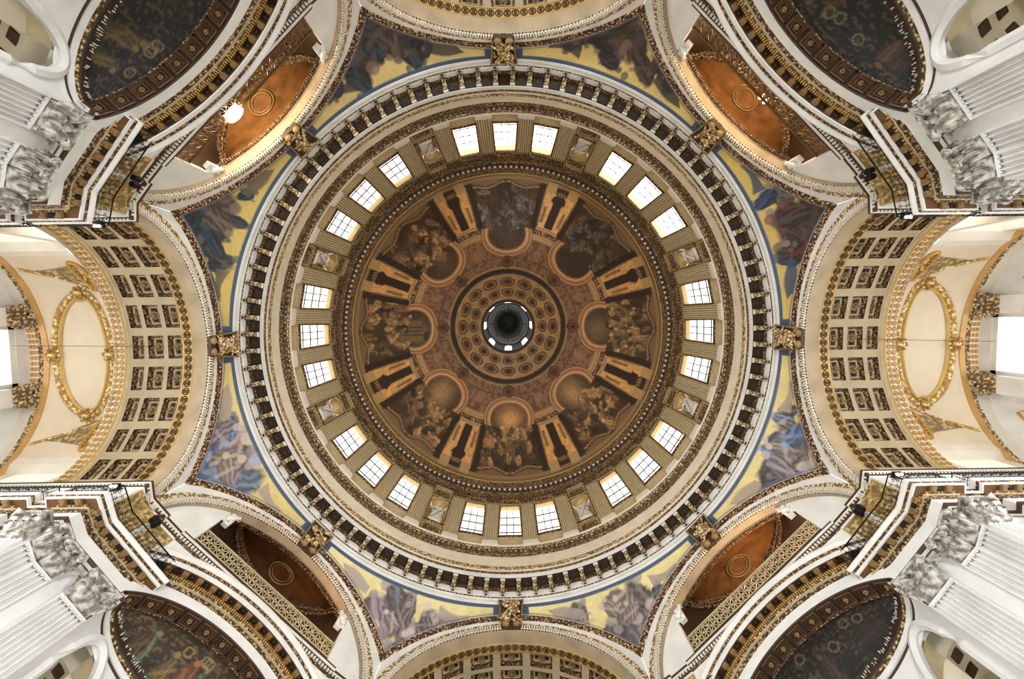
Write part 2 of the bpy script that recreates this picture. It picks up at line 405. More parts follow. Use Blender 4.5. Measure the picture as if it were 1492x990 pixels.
    for r0, r1, c0 in ((26, 28.5, (120, 82, 48)), (28.5, 30, (190, 150, 92)), (30, 33, (150, 104, 56)), (33, 34, (88, 52, 32)), (34, 36.5, (158, 112, 62)), (36.5, 37.5, (96, 62, 38))):
        col = over(col, ring * sm(ra, r0 - .3, r0 + .3) * sm(ra, r1 + .3, r1 - .3), c0)
    out = (r < 131) & (ra > 37.5) & ring | (r < 131) & (np.abs(d) >= 21)
    nn = fbm(az / 1.7, r / 5, 21, 3)
    col = over(col, out * .95, (118, 84, 54)); col = over(col, out * sm(nn, .47, .62) * .7, (70, 50, 34))
    col = over(col, out * sm(np.hypot(XP / 7, (r - 112) / 8), 1.2, .6) * .55, (140, 96, 66))
    # rings around the crown
    for r0, r1, c0 in ((100, 101.5, (84, 54, 34)), (85, 87, (150, 116, 80))):
        col = over(col, (r >= r0) & (r < r1) & (ra > 37), c0)
    u8 = np.hypot(X, r - 95.5)
    col = over(col, sm(u8, 10.2, 9.6), (150, 112, 66)); col = over(col, sm(u8, 7.6, 7.0), (90, 58, 38))
    t = sm(np.abs(r - 220), 2.6, 1.2); col = over(col, t * .5, (140, 110, 66)); g_ = col.mean(-1, keepdims=True); col = col * .85 + g_ * .15
    return col

PAL_TOP = [(70, 62, 66), (84, 72, 72), (58, 56, 62), (96, 82, 74), (54, 66, 74)]  # upper spandrels painted darker to carry their dimmer light
PAL_BOT = [(156, 144, 148), (128, 138, 160), (172, 154, 142), (146, 130, 122), (110, 104, 108), (116, 134, 168)]
PAL_RT = [(74, 62, 60), (96, 54, 48), (58, 74, 104), (110, 100, 96), (60, 58, 60)]
PEND = {22.5: (PAL_BOT, (226, 206, 140)), 67.5: ([(150, 136, 140), (128, 118, 116), (166, 150, 142), (110, 108, 112)], (228, 212, 150)),
        112.5: ([(160, 144, 150), (138, 124, 124), (176, 160, 156), (120, 116, 120)], (230, 216, 156)), 157.5: (PAL_BOT, (222, 200, 130)),
        202.5: ([(82, 78, 78), (60, 64, 70), (108, 96, 86), (54, 70, 78)], (208, 182, 104)), 247.5: (PAL_TOP, (214, 190, 124)),
        292.5: ([(64, 56, 56), (84, 66, 60), (54, 50, 54), (98, 80, 70)], (214, 188, 116)), 337.5: (PAL_RT, (208, 180, 96))}
def pend_colour(u, v, az, seed):
    """u -1..1 across the spandrel, v 0 at the ring .. 1 at its own foot; X, Y in decimetres"""
    pal, gold = PEND[az]; L = 3.3 + 0 * u
    X = u * 66; Y = v
    n_ = fbm(X / 9, Y / 9, seed); col = np.ones(u.shape + (3,)) * lin(gold) * (0.82 + 0.4 * n_)[..., None]
    deep = Y > 24
    col = over(col, sm(Y, 22, 34) * sm(n_, .3, .5) * .85, pal[0])
    col = figures(col, X, Y, seed + 1, (-15, 15, 16, 40), 10, pal, (6, 10), asp=(1.1, 1.8))
    col = figures(col, X, Y, seed + 2, (-34, 34, 8, 20), 9, pal, (3.2, 6), asp=(1.2, 2.0))
    # two wings reaching towards the keystones
    for sg in (-1, 1):
        w = np.abs(Y - 9 - .16 * np.abs(X)* 0 - 2 * np.sin(X / 9)) / (3.2 + .9 * np.sin(X / 4)); g = sm(w, 1.1, .8) * (X * sg > 22) * (X * sg < 42 + 2 * np.sin(Y / 2))
        col = over(col, g * .9, pal[2])
    col = over(col, sm(Y, 38, 42) * .6, (176, 180, 190))
    return col
def niche_colour(S, Z, seed, pal, dark):
    """semi-dome mosaic: S across (m), Z up the curve (m)"""
    n_ = fbm(S * 1.1 + 20, Z * 1.1, seed); col = np.ones(S.shape + (3,)) * lin(dark) * (0.3 + 0.9 * n_)[..., None]
    sp = sm(vnoise(S * 9 + 60, Z * 9, seed + 4), .62, .8); col = over(col, sp * .35, (150, 122, 78))
    X = S * 10; Y = -Z * 10
    col = figures(col, X, Y, seed + 1, (-33, 33, -13, -8), 7, pal, (2.2, 3.6), upright=1, asp=(2.0, 2.8))
    rg = np.random.RandomState(seed + 5)
    for i in range(5):
        hx, hy = rg.uniform(-28, 28), rg.uniform(-22, -15); R = np.hypot(X - hx, Y - hy)
        col = over(col, sm(np.abs(R - 1.9), .5, .2) * .6, (170, 148, 100))
    sc = np.abs(np.sin(np.hypot(X - 8, Y + 18) * 1.1 + 3 * fbm(X / 6 + 9, Y / 6, seed + 8))); col = over(col, sm(sc, .25, .05) * sm(-Y, 10, 16) * .35, (120, 104, 70))
    return col

# ================================================================== the drum, the round gallery and the inner dome
def RZp(r, z): return (r * z / 665.0, z)           # radius seen from the floor centre -> metres

floor = Thing('floor', 'pale stone floor of the crossing far below the dome', 'floor', (0, 0, -1.5), kind='structure')
floor.part('paving', 'floor', lambda: MB().lathe([(0.01, -1.5), (34, -1.5), (34, -1.7), (0.01, -1.7)], 64), 'floor_stone')

gal = Thing('trim_1', 'ring cornice of the round gallery with scroll brackets, at the foot of the drum', 'cornice', (0, 0, 27.9), kind='structure')
gal.part('base_moulding', 'g1', lambda: MB().lathe([(16.9, 27.9), (16.79, 27.93), (16.77, 28.0), (16.74, 28.08), (16.80, 28.1), (16.80, 28.14), (16.74, 28.16), (16.74, 28.3), (16.78, 28.32), (16.74, 28.34), (16.72, 28.42), (16.84, 28.43)]), 'marble')
gal.part('shadow_line', 'g1b', lambda: MB().lathe([(16.76, 28.085), (16.795, 28.09), (16.795, 28.15), (16.75, 28.155)]), 'brown')
gal.part('bead_moulding', 'g2', lambda: MB().lathe([(16.82, 28.42), (16.73, 28.43), (16.72, 28.56), (16.85, 28.58)]), 'orn_dark')
def ring_boxes(R, z, n, dr, dt, dz, ph=0.0):
    mb = MB()
    for i in range(n):
        a = (i + ph) * 2 * PI / n; c, s = math.cos(a), math.sin(a)
        mb.box((R * c, R * s, z), (c * dr / 2, s * dr / 2, 0), (-s * dt / 2, c * dt / 2, 0), (0, 0, dz / 2))
    return mb
gal.part('bead_row', 'g2b', lambda: ring_boxes(16.73, 28.5, 400, .06, .13, .07), 'orn_cream', kind='stuff')
gal.part('frieze_ground', 'g3', lambda: MB().lathe([(16.85, 28.57), (16.85, 29.34)]), 'marble')
gal.part('bead_moulding', 'g4', lambda: MB().lathe([(16.85, 29.32), (16.78, 29.34), (16.72, 29.4), (16.66, 29.42), (16.64, 29.47)]), 'orn_dark')
gal.part('dentil_row', 'g4b', lambda: ring_boxes(16.72, 29.36, 384, .1, .12, .09), 'orn_brown', kind='stuff')
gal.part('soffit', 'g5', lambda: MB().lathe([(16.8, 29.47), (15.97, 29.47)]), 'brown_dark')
gal.part('lip', 'g6', lambda: MB().lathe([(16.0, 29.47), (15.96, 29.42), (15.93, 29.42), (15.92, 29.78), (15.95, 29.86)]), 'marble')
gal.part('leaf_moulding', 'g7', lambda: MB().lathe([(15.95, 29.86), (15.90, 29.9), (15.92, 30.08), (15.97, 30.14)]), 'orn_brown')
gal.part('upper_moulding', 'g8', lambda: MB().lathe([(15.97, 30.14), (15.93, 30.16), (15.95, 30.36), (16.0, 30.42)]), 'cream')
gal.part('gilt_crest', 'g9', lambda: MB().lathe([(16.0, 30.42), (15.97, 30.46), (15.99, 30.86), (16.06, 30.92), (16.2, 30.92)]), 'orn_cream')
gal.part('gallery_walk', 'g10', lambda: MB().lathe([(16.2, 30.92), (17.1, 30.92)]), 'cream')
def bracket():
    mb = MB(); L = .66        # radial from 0 (wall) to -L (lip); local x outward, y across, z up
    prof = [(0, -.34), (-.12, -.30), (-.2, -.2), (-.34, -.12), (-.5, -.14), (-.6, -.1), (-.64, 0)]
    for y in (-.13, -.045, .045, .13): pass
    P = []
    for (x_, z_) in prof: P.append([(x_, -.14, 0), (x_, -.14, z_), (x_, -.09, z_ - .03), (x_, .0, z_ + .02), (x_, .09, z_ - .03), (x_, .14, z_), (x_, .14, 0)])
    mb.grid(P)
    mb.abox(-.64, -.5, -.15, .15, -.12, .0); mb.ball((-.06, 0, -.36), (.09, .12, .09), 6, 5)
    return mb
def coffer_sq():
    mb = MB(); a, b, d = .3, .24, .14
    for (x0, x1, y0, y1) in ((-a, -a + .07, -b, b), (a - .07, a, -b, b), (-a, a, -b, -b + .06), (-a, a, b - .06, b)): mb.abox(x0, x1, y0, y1, -.07, .0)
    mb.box((0, 0, -.02), (.12, 0, 0), (0, .1, 0), (0, 0, .02), .6); return mb
for i in range(96):
    a = (i + 0.5) * 2 * PI / 96; c, s = math.cos(a), math.sin(a)
    gal.part('bracket', 'brk', bracket, 'orn_cream', M=frame((16.68 * c, 16.68 * s, 29.47), (c, s, 0), (-s, c, 0), (0, 0, 1)))
    gal.part('bracket_front', 'brkf', lambda: MB().abox(-.04, .04, -.16, .16, -.14, .0), 'cream_light', M=frame((16.06 * c, 16.06 * s, 29.46), (c, s, 0), (-s, c, 0), (0, 0, 1)))
    gal.part('frieze_stem', 'stem', lambda: MB().abox(-.05, .04, -.035, .035, -.2, .26).abox(-.07, .02, -.12, .12, .16, .22).abox(-.06, .02, -.1, .1, -.22, -.17), 'orn_brown', M=frame((16.81 * c, 16.81 * s, 29.06), (c, s, 0), (-s, c, 0), (0, 0, 1)))
    a = i * 2 * PI / 96; c, s = math.cos(a), math.sin(a)
    gal.part('soffit_coffer', 'scof', coffer_sq, 'brown', M=frame((16.36 * c, 16.36 * s, 29.47), (c, s, 0), (-s, c, 0), (0, 0, 1)))
    gal.part('frieze_panel', 'fpan', lambda: MB().box((0, 0, 0), (0, .36, 0), (0, 0, .22), (-.04, 0, 0), .92), 'marble', M=frame((16.83 * c, 16.83 * s, 29.06), (c, s, 0), (-s, c, 0), (0, 0, 1)))

# drum wall
def Rw(z): return 16.92 - (z - 35.4) * 0.1165
dw = Thing('wall_drum', 'cream and gold wall of the drum, leaning inward between gallery and dome', 'wall', (0, 0, 31), kind='structure')
dw.part('plain_band', 'd1', lambda: MB().lathe([(17.12, 30.9), (17.12, 34.2)]), 'cream')
dw.part('leaf_band', 'd1b', lambda: MB().lathe([(17.12, 34.15), (17.06, 34.2), (17.04, 34.28), (16.98, 34.34)]), 'orn_brown')
dw.part('carved_cornice', 'd2', lambda: MB().lathe([(16.98, 34.34), (16.94, 34.38), (16.9, 34.6), (16.86, 34.78), (16.84, 34.8)]), 'orn_dark')
dw.part('bead_moulding', 'd3', lambda: MB().lathe([(16.84, 34.8), (16.76, 34.82), (16.74, 34.98)]), 'orn_cream')
dw.part('ledge', 'd4', lambda: MB().lathe([(16.74, 34.98), (16.70, 34.99), (16.66, 35.12), (17.0, 35.14)]), 'cream_light')
dw.part('bead_row', 'd3b', lambda: ring_boxes(16.75, 34.9, 420, .06, .12, .07), 'brown', kind='stuff')
dw.part('swag_row', 'd2b', lambda: ring_boxes(16.88, 34.62, 260, .1, .16, .14), 'orn_cream', kind='stuff')
HB = math.radians(5.625)
def bay_wall(kind):
    def fn():
        mb = MB(); z0, z1, zs, zh = 35.1, 42.7, 36.75, 41.35
        if kind == 'niche': zs, zh = 36.9, 40.5
        hw = lambda z: (0.93 - (z - 36.75) * 0.018) if kind == 'win' else 0.78
        half = lambda z: Rw(z) * math.tan(HB) + .02
        def strip(za, zb, ya, yb): mb.quads([(Rw(za), ya(za), za), (Rw(za), yb(za), za), (Rw(zb), yb(zb), zb), (Rw(zb), ya(zb), zb)], [[0, 1, 2, 3]])
        strip(z0, zs, lambda z: -half(z), half); strip(zh, z1, lambda z: -half(z), half)
        for q in (-1, 1): strip(zs, zh, lambda z: q * half(z), lambda z: q * hw(z))
        return mb
    return fn
def reveal(zs, zh, hw0, hw1, d):
    def fn():
        P = [(zs, -hw0), (zh, -hw1), (zh, hw1), (zs, hw0)]
        F = [(Rw(z), y, z) for z, y in P]; B = [(Rw(z) + d, y, z) for z, y in P]
        return MB().grid([F, B], cv=True)
    return fn
def opening_frame(zs, zh, hw0, hw1, w=.13, d=.07):
    def fn():
        mb = MB()
        for q in (-1, 1):
            mb.box(((Rw(zs) + Rw(zh)) / 2 - d / 2, q * ((hw0 + hw1) / 2 + w / 2), (zs + zh) / 2), (d, 0, 0), (0, w / 2, 0), (-.1165 * (zh - zs) / 2, -q * (hw0 - hw1) / 2, (zh - zs) / 2))
        mb.box((Rw(zh), 0, zh + w / 2), (d, 0, 0), (0, hw1 + w, 0), (0, 0, w / 2)); mb.box((Rw(zs), 0, zs - w / 2), (d * 1.8, 0, 0), (0, hw0 + w, 0), (0, 0, w / 2))
        return mb
    return fn
def raised_panel(hw, hh, d=.06, swag=True):
    """panel lying in the y z plane facing -x"""
    def fn():
        mb = MB()
        for (y0, y1, z0, z1) in ((-hw, -hw + .1, -hh, hh), (hw - .1, hw, -hh, hh), (-hw, hw, -hh, -hh + .1), (-hw, hw, hh - .1, hh)): mb.abox(-d, 0.02, y0, y1, z0, z1)
        mb.abox(-d * .4, .02, -hw + .2, hw - .2, -hh + .2, hh - .2)
        if swag:
            t = np.linspace(-1, 1, 12); mb.tube(np.c_[np.full(12, -d * .6), t * (hw - .4), -.12 + t ** 2 * (hh - .3)], .06)
            mb.ball((-d * .6, 0, .1), (.06, .16, .12), 6, 5); mb.ball((-d * .6, hw - .35, .1), .09, 6, 5); mb.ball((-d * .6, -hw + .35, .1), .09, 6, 5)
        return mb
    return fn
def lean(a_deg, z):   # frame on the leaning wall at height z (local x outward)
    return frame((Rw(z), 0, z), (1, 0, 0), (0, 1, 0), (-.1157, 0, .9933))
GLZ = (36.78, 41.3)
wn = 0; POS = ['first', 'middle', 'last']
for g in range(8):
    for j in range(3):
        wn += 1; az = g * 45 + (j - 1) * 11.25
        dw.part('bay_wall', 'bw', bay_wall('win'), 'drum_wall', M=rotz(math.radians(az)))
        w = Thing('window_%d' % wn, 'tall bright drum window, %s clockwise of the three in the %s group' % (POS[j], SIDE[g * 45]), 'window', (Rw(36.75), 0, 36.75), az, 'windows of the drum', 'structure')
        w.part('reveal', 'wr', reveal(36.75, 41.35, .93, .847, .42), 'reveal_gold')
        w.part('surround', 'wf', opening_frame(36.75, 41.35, .93, .847), 'orn_brown')
        def bars():
            mb = MB(); z0, z1 = GLZ; d = .40
            for k in (1, 2):
                y0 = -.93 + k * .62; y1 = -.85 + k * .567
                mb.box(((Rw(z0) + Rw(z1)) / 2 + d, (y0 + y1) / 2, (z0 + z1) / 2), (.02, 0, 0), (0, .035, 0), ((Rw(z1) - Rw(z0)) / 2, (y1 - y0) / 2, (z1 - z0) / 2))
            for k in (1, 2, 3):
                z = z0 + (z1 - z0) * k / 4; mb.box((Rw(z) + d, 0, z), (.02, 0, 0), (0, .93, 0), (0, 0, .07))
            return mb
        w.part('glazing_bars', 'wb', bars, 'bar')
        for c3 in range(3):
            for r4 in range(4):
                def pane(c3=c3, r4=r4):
                    z0, z1 = GLZ; za = z0 + (z1 - z0) * r4 / 4 + .02; zb = z0 + (z1 - z0) * (r4 + 1) / 4 - .02
                    hw = lambda z: .93 - (z - 36.75) * .018
                    ya = lambda z: -hw(z) + 2 * hw(z) * c3 / 3 + .015; yb = lambda z: -hw(z) + 2 * hw(z) * (c3 + 1) / 3 - .015
                    F = [(Rw(za) + .42, ya(za), za), (Rw(za) + .42, yb(za), za), (Rw(zb) + .42, yb(zb), zb), (Rw(zb) + .42, ya(zb), zb)]
                    return MB().quads(F, [[0, 1, 2, 3]])
                w.part('pane', 'wp%d%d' % (c3, r4), pane, 'daylight_glare' if g in (6, 7) else 'daylight_glass')
        w.part('apron_panel', 'wa', raised_panel(.95, .52), 'drum_wall', M=lean(az, 36.02))
        w.part('head_panel', 'wh', raised_panel(.8, .42), 'orn_brown', M=lean(az, 42.15))
    az = g * 45 + 22.5
    dw.part('bay_wall', 'bn', bay_wall('niche'), 'drum_wall', M=rotz(math.radians(az)))
    where = {0: 'right, below centre', 1: 'bottom right', 2: 'bottom left', 3: 'left, below centre', 4: 'left, above centre', 5: 'top left', 6: 'top right', 7: 'right, above centre'}[g]
    nc = Thing('statue_niche', 'shallow gilded niche in the drum between window groups, at %s' % where, 'niche', (Rw(36.9), 0, 36.9), az, 'niches of the drum')
    def niche():
        mb = MB(); th = np.linspace(0, PI, 15); r = .78; G = []
        for z in (36.9, 39.72): G.append([(Rw(z) + .62 * math.sin(t), -r * math.cos(t), z) for t in th])
        mb.grid(G); S = []
        for ph in np.linspace(0, PI / 2, 7):
            S.append([(Rw(39.72 + .78 * math.sin(ph)) + .62 * math.sin(t) * math.cos(ph) - .02, -r * math.cos(t) * math.cos(ph), 39.72 + .78 * math.sin(ph)) for t in th])
        mb.grid(S); mb.quads([(Rw(36.9), y, 36.9) for y in (-r, r)] + [(Rw(36.9) + .7, y, 36.9) for y in (r, -r)], [[0, 1, 2, 3]]); return mb
    nc.part('shell', 'nsh', niche, 'gilt_soft', smooth=True)
    def narch():
        mb = MB(); r = .78; t = np.linspace(0, PI, 13)
        mb.tube([(Rw(z) - .03, y, z) for y, z in [(r * math.cos(q), 39.72 + r * math.sin(q)) for q in t]], .07)
        q = [(r * math.cos(k), 39.72 + r * math.sin(k)) for k in t]
        V = []; 
        for y, z in q: V += [(Rw(z), y, z), (Rw(40.52), y, 40.52)]
        mb.grid(np.array(V).reshape(-1, 2, 3)); return mb
    nc.part('arch_trim', 'nar', narch, 'drum_wall')
    nc.part('surround', 'nsur', opening_frame(36.9, 40.55, .82, .8, .1), 'orn_brown')
    nc.part('upper_panel', 'nup', raised_panel(.92, .7), 'orn_brown', M=lean(az, 41.6))
    nc.part('lower_panel', 'nlp', raised_panel(.92, .6), 'orn_brown', M=lean(az, 36.05))
    st = Thing('statue', 'white marble robed figure standing in the drum niche at %s' % where, 'statue', (Rw(36.9) + .2, 0, 36.9), az, 'marble figures of the drum')
    def statue(sd=g):
        rg = np.random.RandomState(100 + sd); mb = MB(); n = 22; H = 3.25; G = []
        zs = np.linspace(0, 1, 18); wid = np.interp(zs, [0, .1, .35, .55, .68, .8, .84, .88], [.66, .62, .55, .46, .6, .54, .24, .14]); dep = wid * .62
        lx = .12 * math.sin(sd * 2.1)
        for z, w_, d_ in zip(zs * .88, wid, dep):
            th = np.arange(n) * 2 * PI / n; f = 1 + .09 * np.sin(th * 6 + z * 7 + sd) * (z < .7) + .05 * rg.uniform(-1, 1, n)
            G.append(np.c_[.1 - d_ * f * np.cos(th), w_ * f * np.sin(th) + lx * math.sin(z * PI), np.full(n, z * H)])
        mb.grid(np.array(G), cv=True)
        mb.ball((.0, lx * .3, H * .94), (.16, .15, .2), 10, 8, .04, sd); mb.ball((-.12, lx * .3, H * .88), (.1, .1, .13), 6, 5, .1, sd)
        for q in (-1, 1):
            e = rg.uniform(-.1, .25)
            mb.tube([(.05, q * .42, H * .74), (-.12, q * (.55 + e * .3), H * .6), (-.38, q * (.3 - e * .5), H * (.52 + e * .4)), (-.48, q * .14, H * (.56 + e * .5))], [.15, .13, .1, .07], 7)
        mb.tube([(-.36, .42, H * .05), (-.42, .1, H * .3), (-.4, -.35, H * .62), (-.1, -.45, H * .76)], [.1, .12, .12, .08], 6)
        mb.box((-.45, .12, H * .52), (.05, 0, 0), (0, .16, 0), (0, .03, .2)); mb.abox(-.35, .4, -.5, .5, -.02, .1); return mb
    st.part('figure', 'stat%d' % g, statue, 'statue_white', smooth=True, M=frame((Rw(36.9) + .02, 0, 36.9), (1, 0, 0), (0, 1, 0), (-.08, 0, 1)))

def drum_shaft():
    mb = MB(); z0, z1 = 35.75, 41.5; n = 6; w0, w1 = .57, .55
    ys = [-1.0]; xs = [0.0]; P = []
    for k in range(n):
        c = -1 + (k + .5) * 2 / n; h = 1.0 / n
        for q, x in ((-.6, 0), (-.5, .15), (0, .2), (.5, .15), (.6, 0)): P.append((c + q * h, x))
    P = [(-1, .3), (-1, 0)] + P + [(1, 0), (1, .3)]
    for z, w_ in ((z0, w0), (z1, w1)):
        pass
    G = [[(Rw(z) - .24 + x, y * w_, z) for (y, x) in P] for z, w_ in ((z0, w0), (z1, w1))]
    mb.grid(G); return mb
def leaf(mb, o, w, h, out, side=(0, 1, 0), front=(-1, 0, 0), curl=1.0):
    o, side, front = map(lambda q: np.asarray(q, float), (o, side, front)); G = []
    for t in np.linspace(0, 1, 6):
        ww = w * (0.55 + .55 * math.sin(t * 2.4)) * (1 if t < .8 else .6); f = out * (t ** 2) * (1.0 if t < .85 else .8); zz = h * (math.sin(min(t, .82) / .82 * PI / 2) - (0 if t < .85 else .22 * curl))
        c = o + front * (f + .02) + np.array([0, 0, zz])
        G.append([c - side * ww / 2 - front * .04, c - side * ww * .25 + front * .02, c, c + side * ww * .25 + front * .02, c + side * ww / 2 - front * .04])
    mb.grid(G)
def capital(w, h, depth=.2, rows=(4, 3)):
    """corinthian pilaster capital; local x outward (into wall), y across, z up from 0"""
    def fn():
        mb = MB()
        mb.box((0, 0, h * .45), (depth * .5, 0, 0), (0, w * .46, 0), (0, 0, h * .45), 1.12)
        for k in range(rows[0]): leaf(mb, (-depth * .5, (k - (rows[0] - 1) / 2) * w / rows[0], 0.02), w / rows[0] * 1.05, h * .42, depth * .8)
        for k in range(rows[1]): leaf(mb, (-depth * .5, (k - (rows[1] - 1) / 2) * w / rows[1], h * .2), w / rows[1] * .95, h * .5, depth * 1.1)
        for q in (-1, 1):
            t = np.linspace(0, 4.2 * PI, 26); r = np.linspace(.22, .04, 26) * h
            mb.tube(np.c_[np.full(26, -depth * 1.3) - np.linspace(0, .1, 26) * h, q * (w * .47 - .0) + q * r * np.cos(t) * .7, h * .76 + r * np.sin(t)], .035 * h + .01, 5, up=(1, 0, 0))
            mb.tube([(-depth * .6, q * w * .08, h * .45), (-depth, q * w * .2, h * .72), (-depth * 1.3, q * w * .4, h * .86)], [.03 * h, .05 * h, .06 * h], 5)
            leaf(mb, (-depth * .4, q * w * .5, h * .1), w * .2, h * .5, depth * .9, side=(.7, q * .7, 0), front=(-.6, q * .6, 0))
        mb.ball((-depth * 1.1, 0, h * .9), (h * .06, h * .12, h * .12), 7, 5, .2, 3)
        mb.box((-depth * .3, 0, h * .96), (depth * 1.1, 0, 0), (0, w * .58, 0), (0, 0, h * .045)); return mb
    return fn
PIN = ['niche and first window clockwise', 'first and middle window', 'middle and last window clockwise', 'last window clockwise and niche']
for g in range(8):
    for j in range(4):
        az = g * 45 + (j - 1.5) * 11.25
        t = Thing('drum_pilaster', 'fluted drum pilaster, %s group, between %s' % (SIDE[g * 45], PIN[j]), 'pilaster', (Rw(35.2), 0, 35.2), az, 'fluted pilasters of the drum')
        t.part('shaft', 'dsh', drum_shaft, 'pilaster_gold')
        t.part('base', 'dba', lambda: MB().abox(Rw(35.4) - .34, Rw(35.4), -.66, .66, 35.12, 35.4).abox(Rw(35.5) - .29, Rw(35.5), -.62, .62, 35.4, 35.6).abox(Rw(35.7) - .26, Rw(35.7), -.59, .59, 35.6, 35.78), 'cream_light')
        t.part('capital', 'dca', capital(1.15, 1.05, .2), 'orn_brown', M=frame((Rw(41.5) - .14, 0, 41.5), (1, 0, 0), (0, 1, 0), (-.1157, 0, .9933)))

tr2 = Thing('trim_2', 'gilded entablature with white teeth around the foot of the painted dome', 'cornice', (0, 0, 42.6), kind='structure')
tr2.part('architrave', 'e1', lambda: MB().lathe([(16.2, 42.6), (15.86, 42.6), (15.84, 42.8), (15.8, 42.82), (15.78, 43.0)]), 'orn_brown')
tr2.part('frieze', 'e2', lambda: MB().lathe([(15.78, 43.0), (15.8, 43.02), (15.78, 43.42)]), 'orn_gold')
tr2.part('soffit', 'e3', lambda: MB().lathe([(15.78, 43.42), (15.7, 43.46), (15.68, 43.55), (15.42, 43.6), (15.42, 43.62)]), 'brown')
tr2.part('cornice_lip', 'e4', lambda: MB().lathe([(15.42, 43.6), (15.4, 43.7), (15.38, 43.95), (15.3, 44.1), (15.28, 44.3), (15.22, 44.4), (15.2, 44.62), (15.28, 44.66)]), 'orn_brown')
tr2.part('gilt_fillet', 'e5', lambda: MB().lathe([(15.2, 44.62), (15.16, 44.64), (15.16, 44.76), (15.24, 44.8), (15.31, 45.02)]), 'gilt_soft')
tr2.part('tooth_row', 'e6', lambda: ring_boxes(15.46, 43.54, 192, .16, .2, .14), 'cream_light', kind='stuff')
tr2.part('console_row', 'e7', lambda: ring_boxes(15.74, 43.2, 96, .16, .2, .36), 'orn_gold', kind='stuff')

# painted dome
def dome_z(R): return 45.0 + 15.5 * np.sqrt(np.maximum(0, 1 - (np.asarray(R) / 15.3) ** 2))
cei = Thing('ceiling', 'brown and gold painted inner dome with eight arched scenes', 'dome', (0, 0, 45), kind='structure')
def dome_mesh():
    N = 1296; Rr = np.r_[15.3 * np.cos(np.linspace(0, .12, 12))[:-1], np.linspace(15.19, 7.45, 185)]; zz = dome_z(Rr); rr = Rr / zz * 665
    az = np.arange(N) * 360.0 / N; A, Rg = np.meshgrid(az, rr, indexing='ij')
    col = dome_colour(A, Rg)
    G = np.stack([np.cos(np.radians(az))[:, None] * Rr, np.sin(np.radians(az))[:, None] * Rr, np.ones(N)[:, None] * zz], -1)
    return MB().grid(G, cu=True, col=col)
cei.part('painting', 'dome', dome_mesh, 'fresco', smooth=True)
cei.part('crown_ring', 'cr1', lambda: MB().lathe([(7.56, float(dome_z(7.56)) - .02), (7.5, float(dome_z(7.5)) - .1), (7.4, float(dome_z(7.4)) - .1), (7.34, float(dome_z(7.34)) + .1)], 144), 'dull_gold', smooth=True)
cei.part('dark_cove', 'cr2', lambda: MB().lathe([(7.34, float(dome_z(7.34)) + .1), (7.0, float(dome_z(7.0)) + .15), (6.8, float(dome_z(6.8)) + .02)], 144), 'dark_wood', smooth=True)
plain('dome_gold', (192, 148, 94), 0.5, var=0.25); plain('coffer_brown', (80, 53, 30), 0.6, var=0.3)
def crown():
    mb = MB(); R = np.linspace(6.82, 3.55, 16); mb.lathe([(q, float(dome_z(q))) for q in R], 144); return mb
cei.part('crown_vault', 'cr3', crown, 'dome_gold', smooth=True)
def octo(ra, rt):
    def fn():
        mb = MB(); th = np.arange(8) * PI / 4 + PI / 8
        rings = [(1.0, .05), (.97, -.05), (.84, -.05), (.80, .03), (.66, .03), (.6, -.02), (.5, -.02)]
        G = [[(ra * k * math.cos(t) * 1.05, rt * k * math.sin(t) * 1.05, z) for t in th] for k, z in rings]
        mb.grid(G, cv=True); mb.ball((0, 0, -.0), (ra * .45, rt * .45, .12), 8, 5); return mb
    return fn
for i in range(16):
    for (R, ra, rt, off) in ((5.85, .66, .98, 0), (4.5, .58, .78, 0.0)):
        a = (i + off) * PI / 8 + (PI / 16 if R < 5 else 0) * 0 ; z = float(dome_z(R)); sl = R / 15.3 * 15.5 / 15.3 / math.sqrt(1 - (R / 15.3) ** 2)
        c, s = math.cos(a), math.sin(a); u = np.array([c, s, -sl]); u /= np.linalg.norm(u); v = np.array([-s, c, 0]); w_ = np.cross(u, v)
        cf = cei.part('coffer', 'oc%.1f' % R, octo(ra, rt), 'coffer_brown', M=frame((R * c, R * s, z - .03), u, v, w_))
cei.part('oculus_rim', 'cr4', lambda: MB().lathe([(3.6, float(dome_z(3.6)) + .05), (3.5, float(dome_z(3.5)) - .14), (3.4, float(dome_z(3.4)) - .14), (3.3, 60.2), (3.22, 60.3), (3.22, 61.0), (3.6, 61.2)], 96), 'brown', smooth=True)
for i in range(8):
    a = i * PI / 4; c, s = math.cos(a), math.sin(a); R = 95.5 / 665 * 57.9; z = float(dome_z(R)); sl = .6
    def rnd():
        mb = MB(); t = np.arange(24) * 2 * PI / 24
        mb.tube(np.c_[.78 * np.cos(t), .78 * np.sin(t), np.zeros(24)], .09, 6, closed=True); mb.tube(np.c_[.5 * np.cos(t), .5 * np.sin(t), np.zeros(24) ], .05, 6, closed=True)
        mb.ball((0, 0, 0), (.3, .3, .1), 8, 5, .2, 2); return mb
    u = np.array([c, s, -sl]); u /= np.linalg.norm(u); v = np.array([-s, c, 0])
    cei.part('roundel', 'rnd', rnd, 'coffer_brown', M=frame((R * c, R * s, z), u, v, np.cross(u, v)))
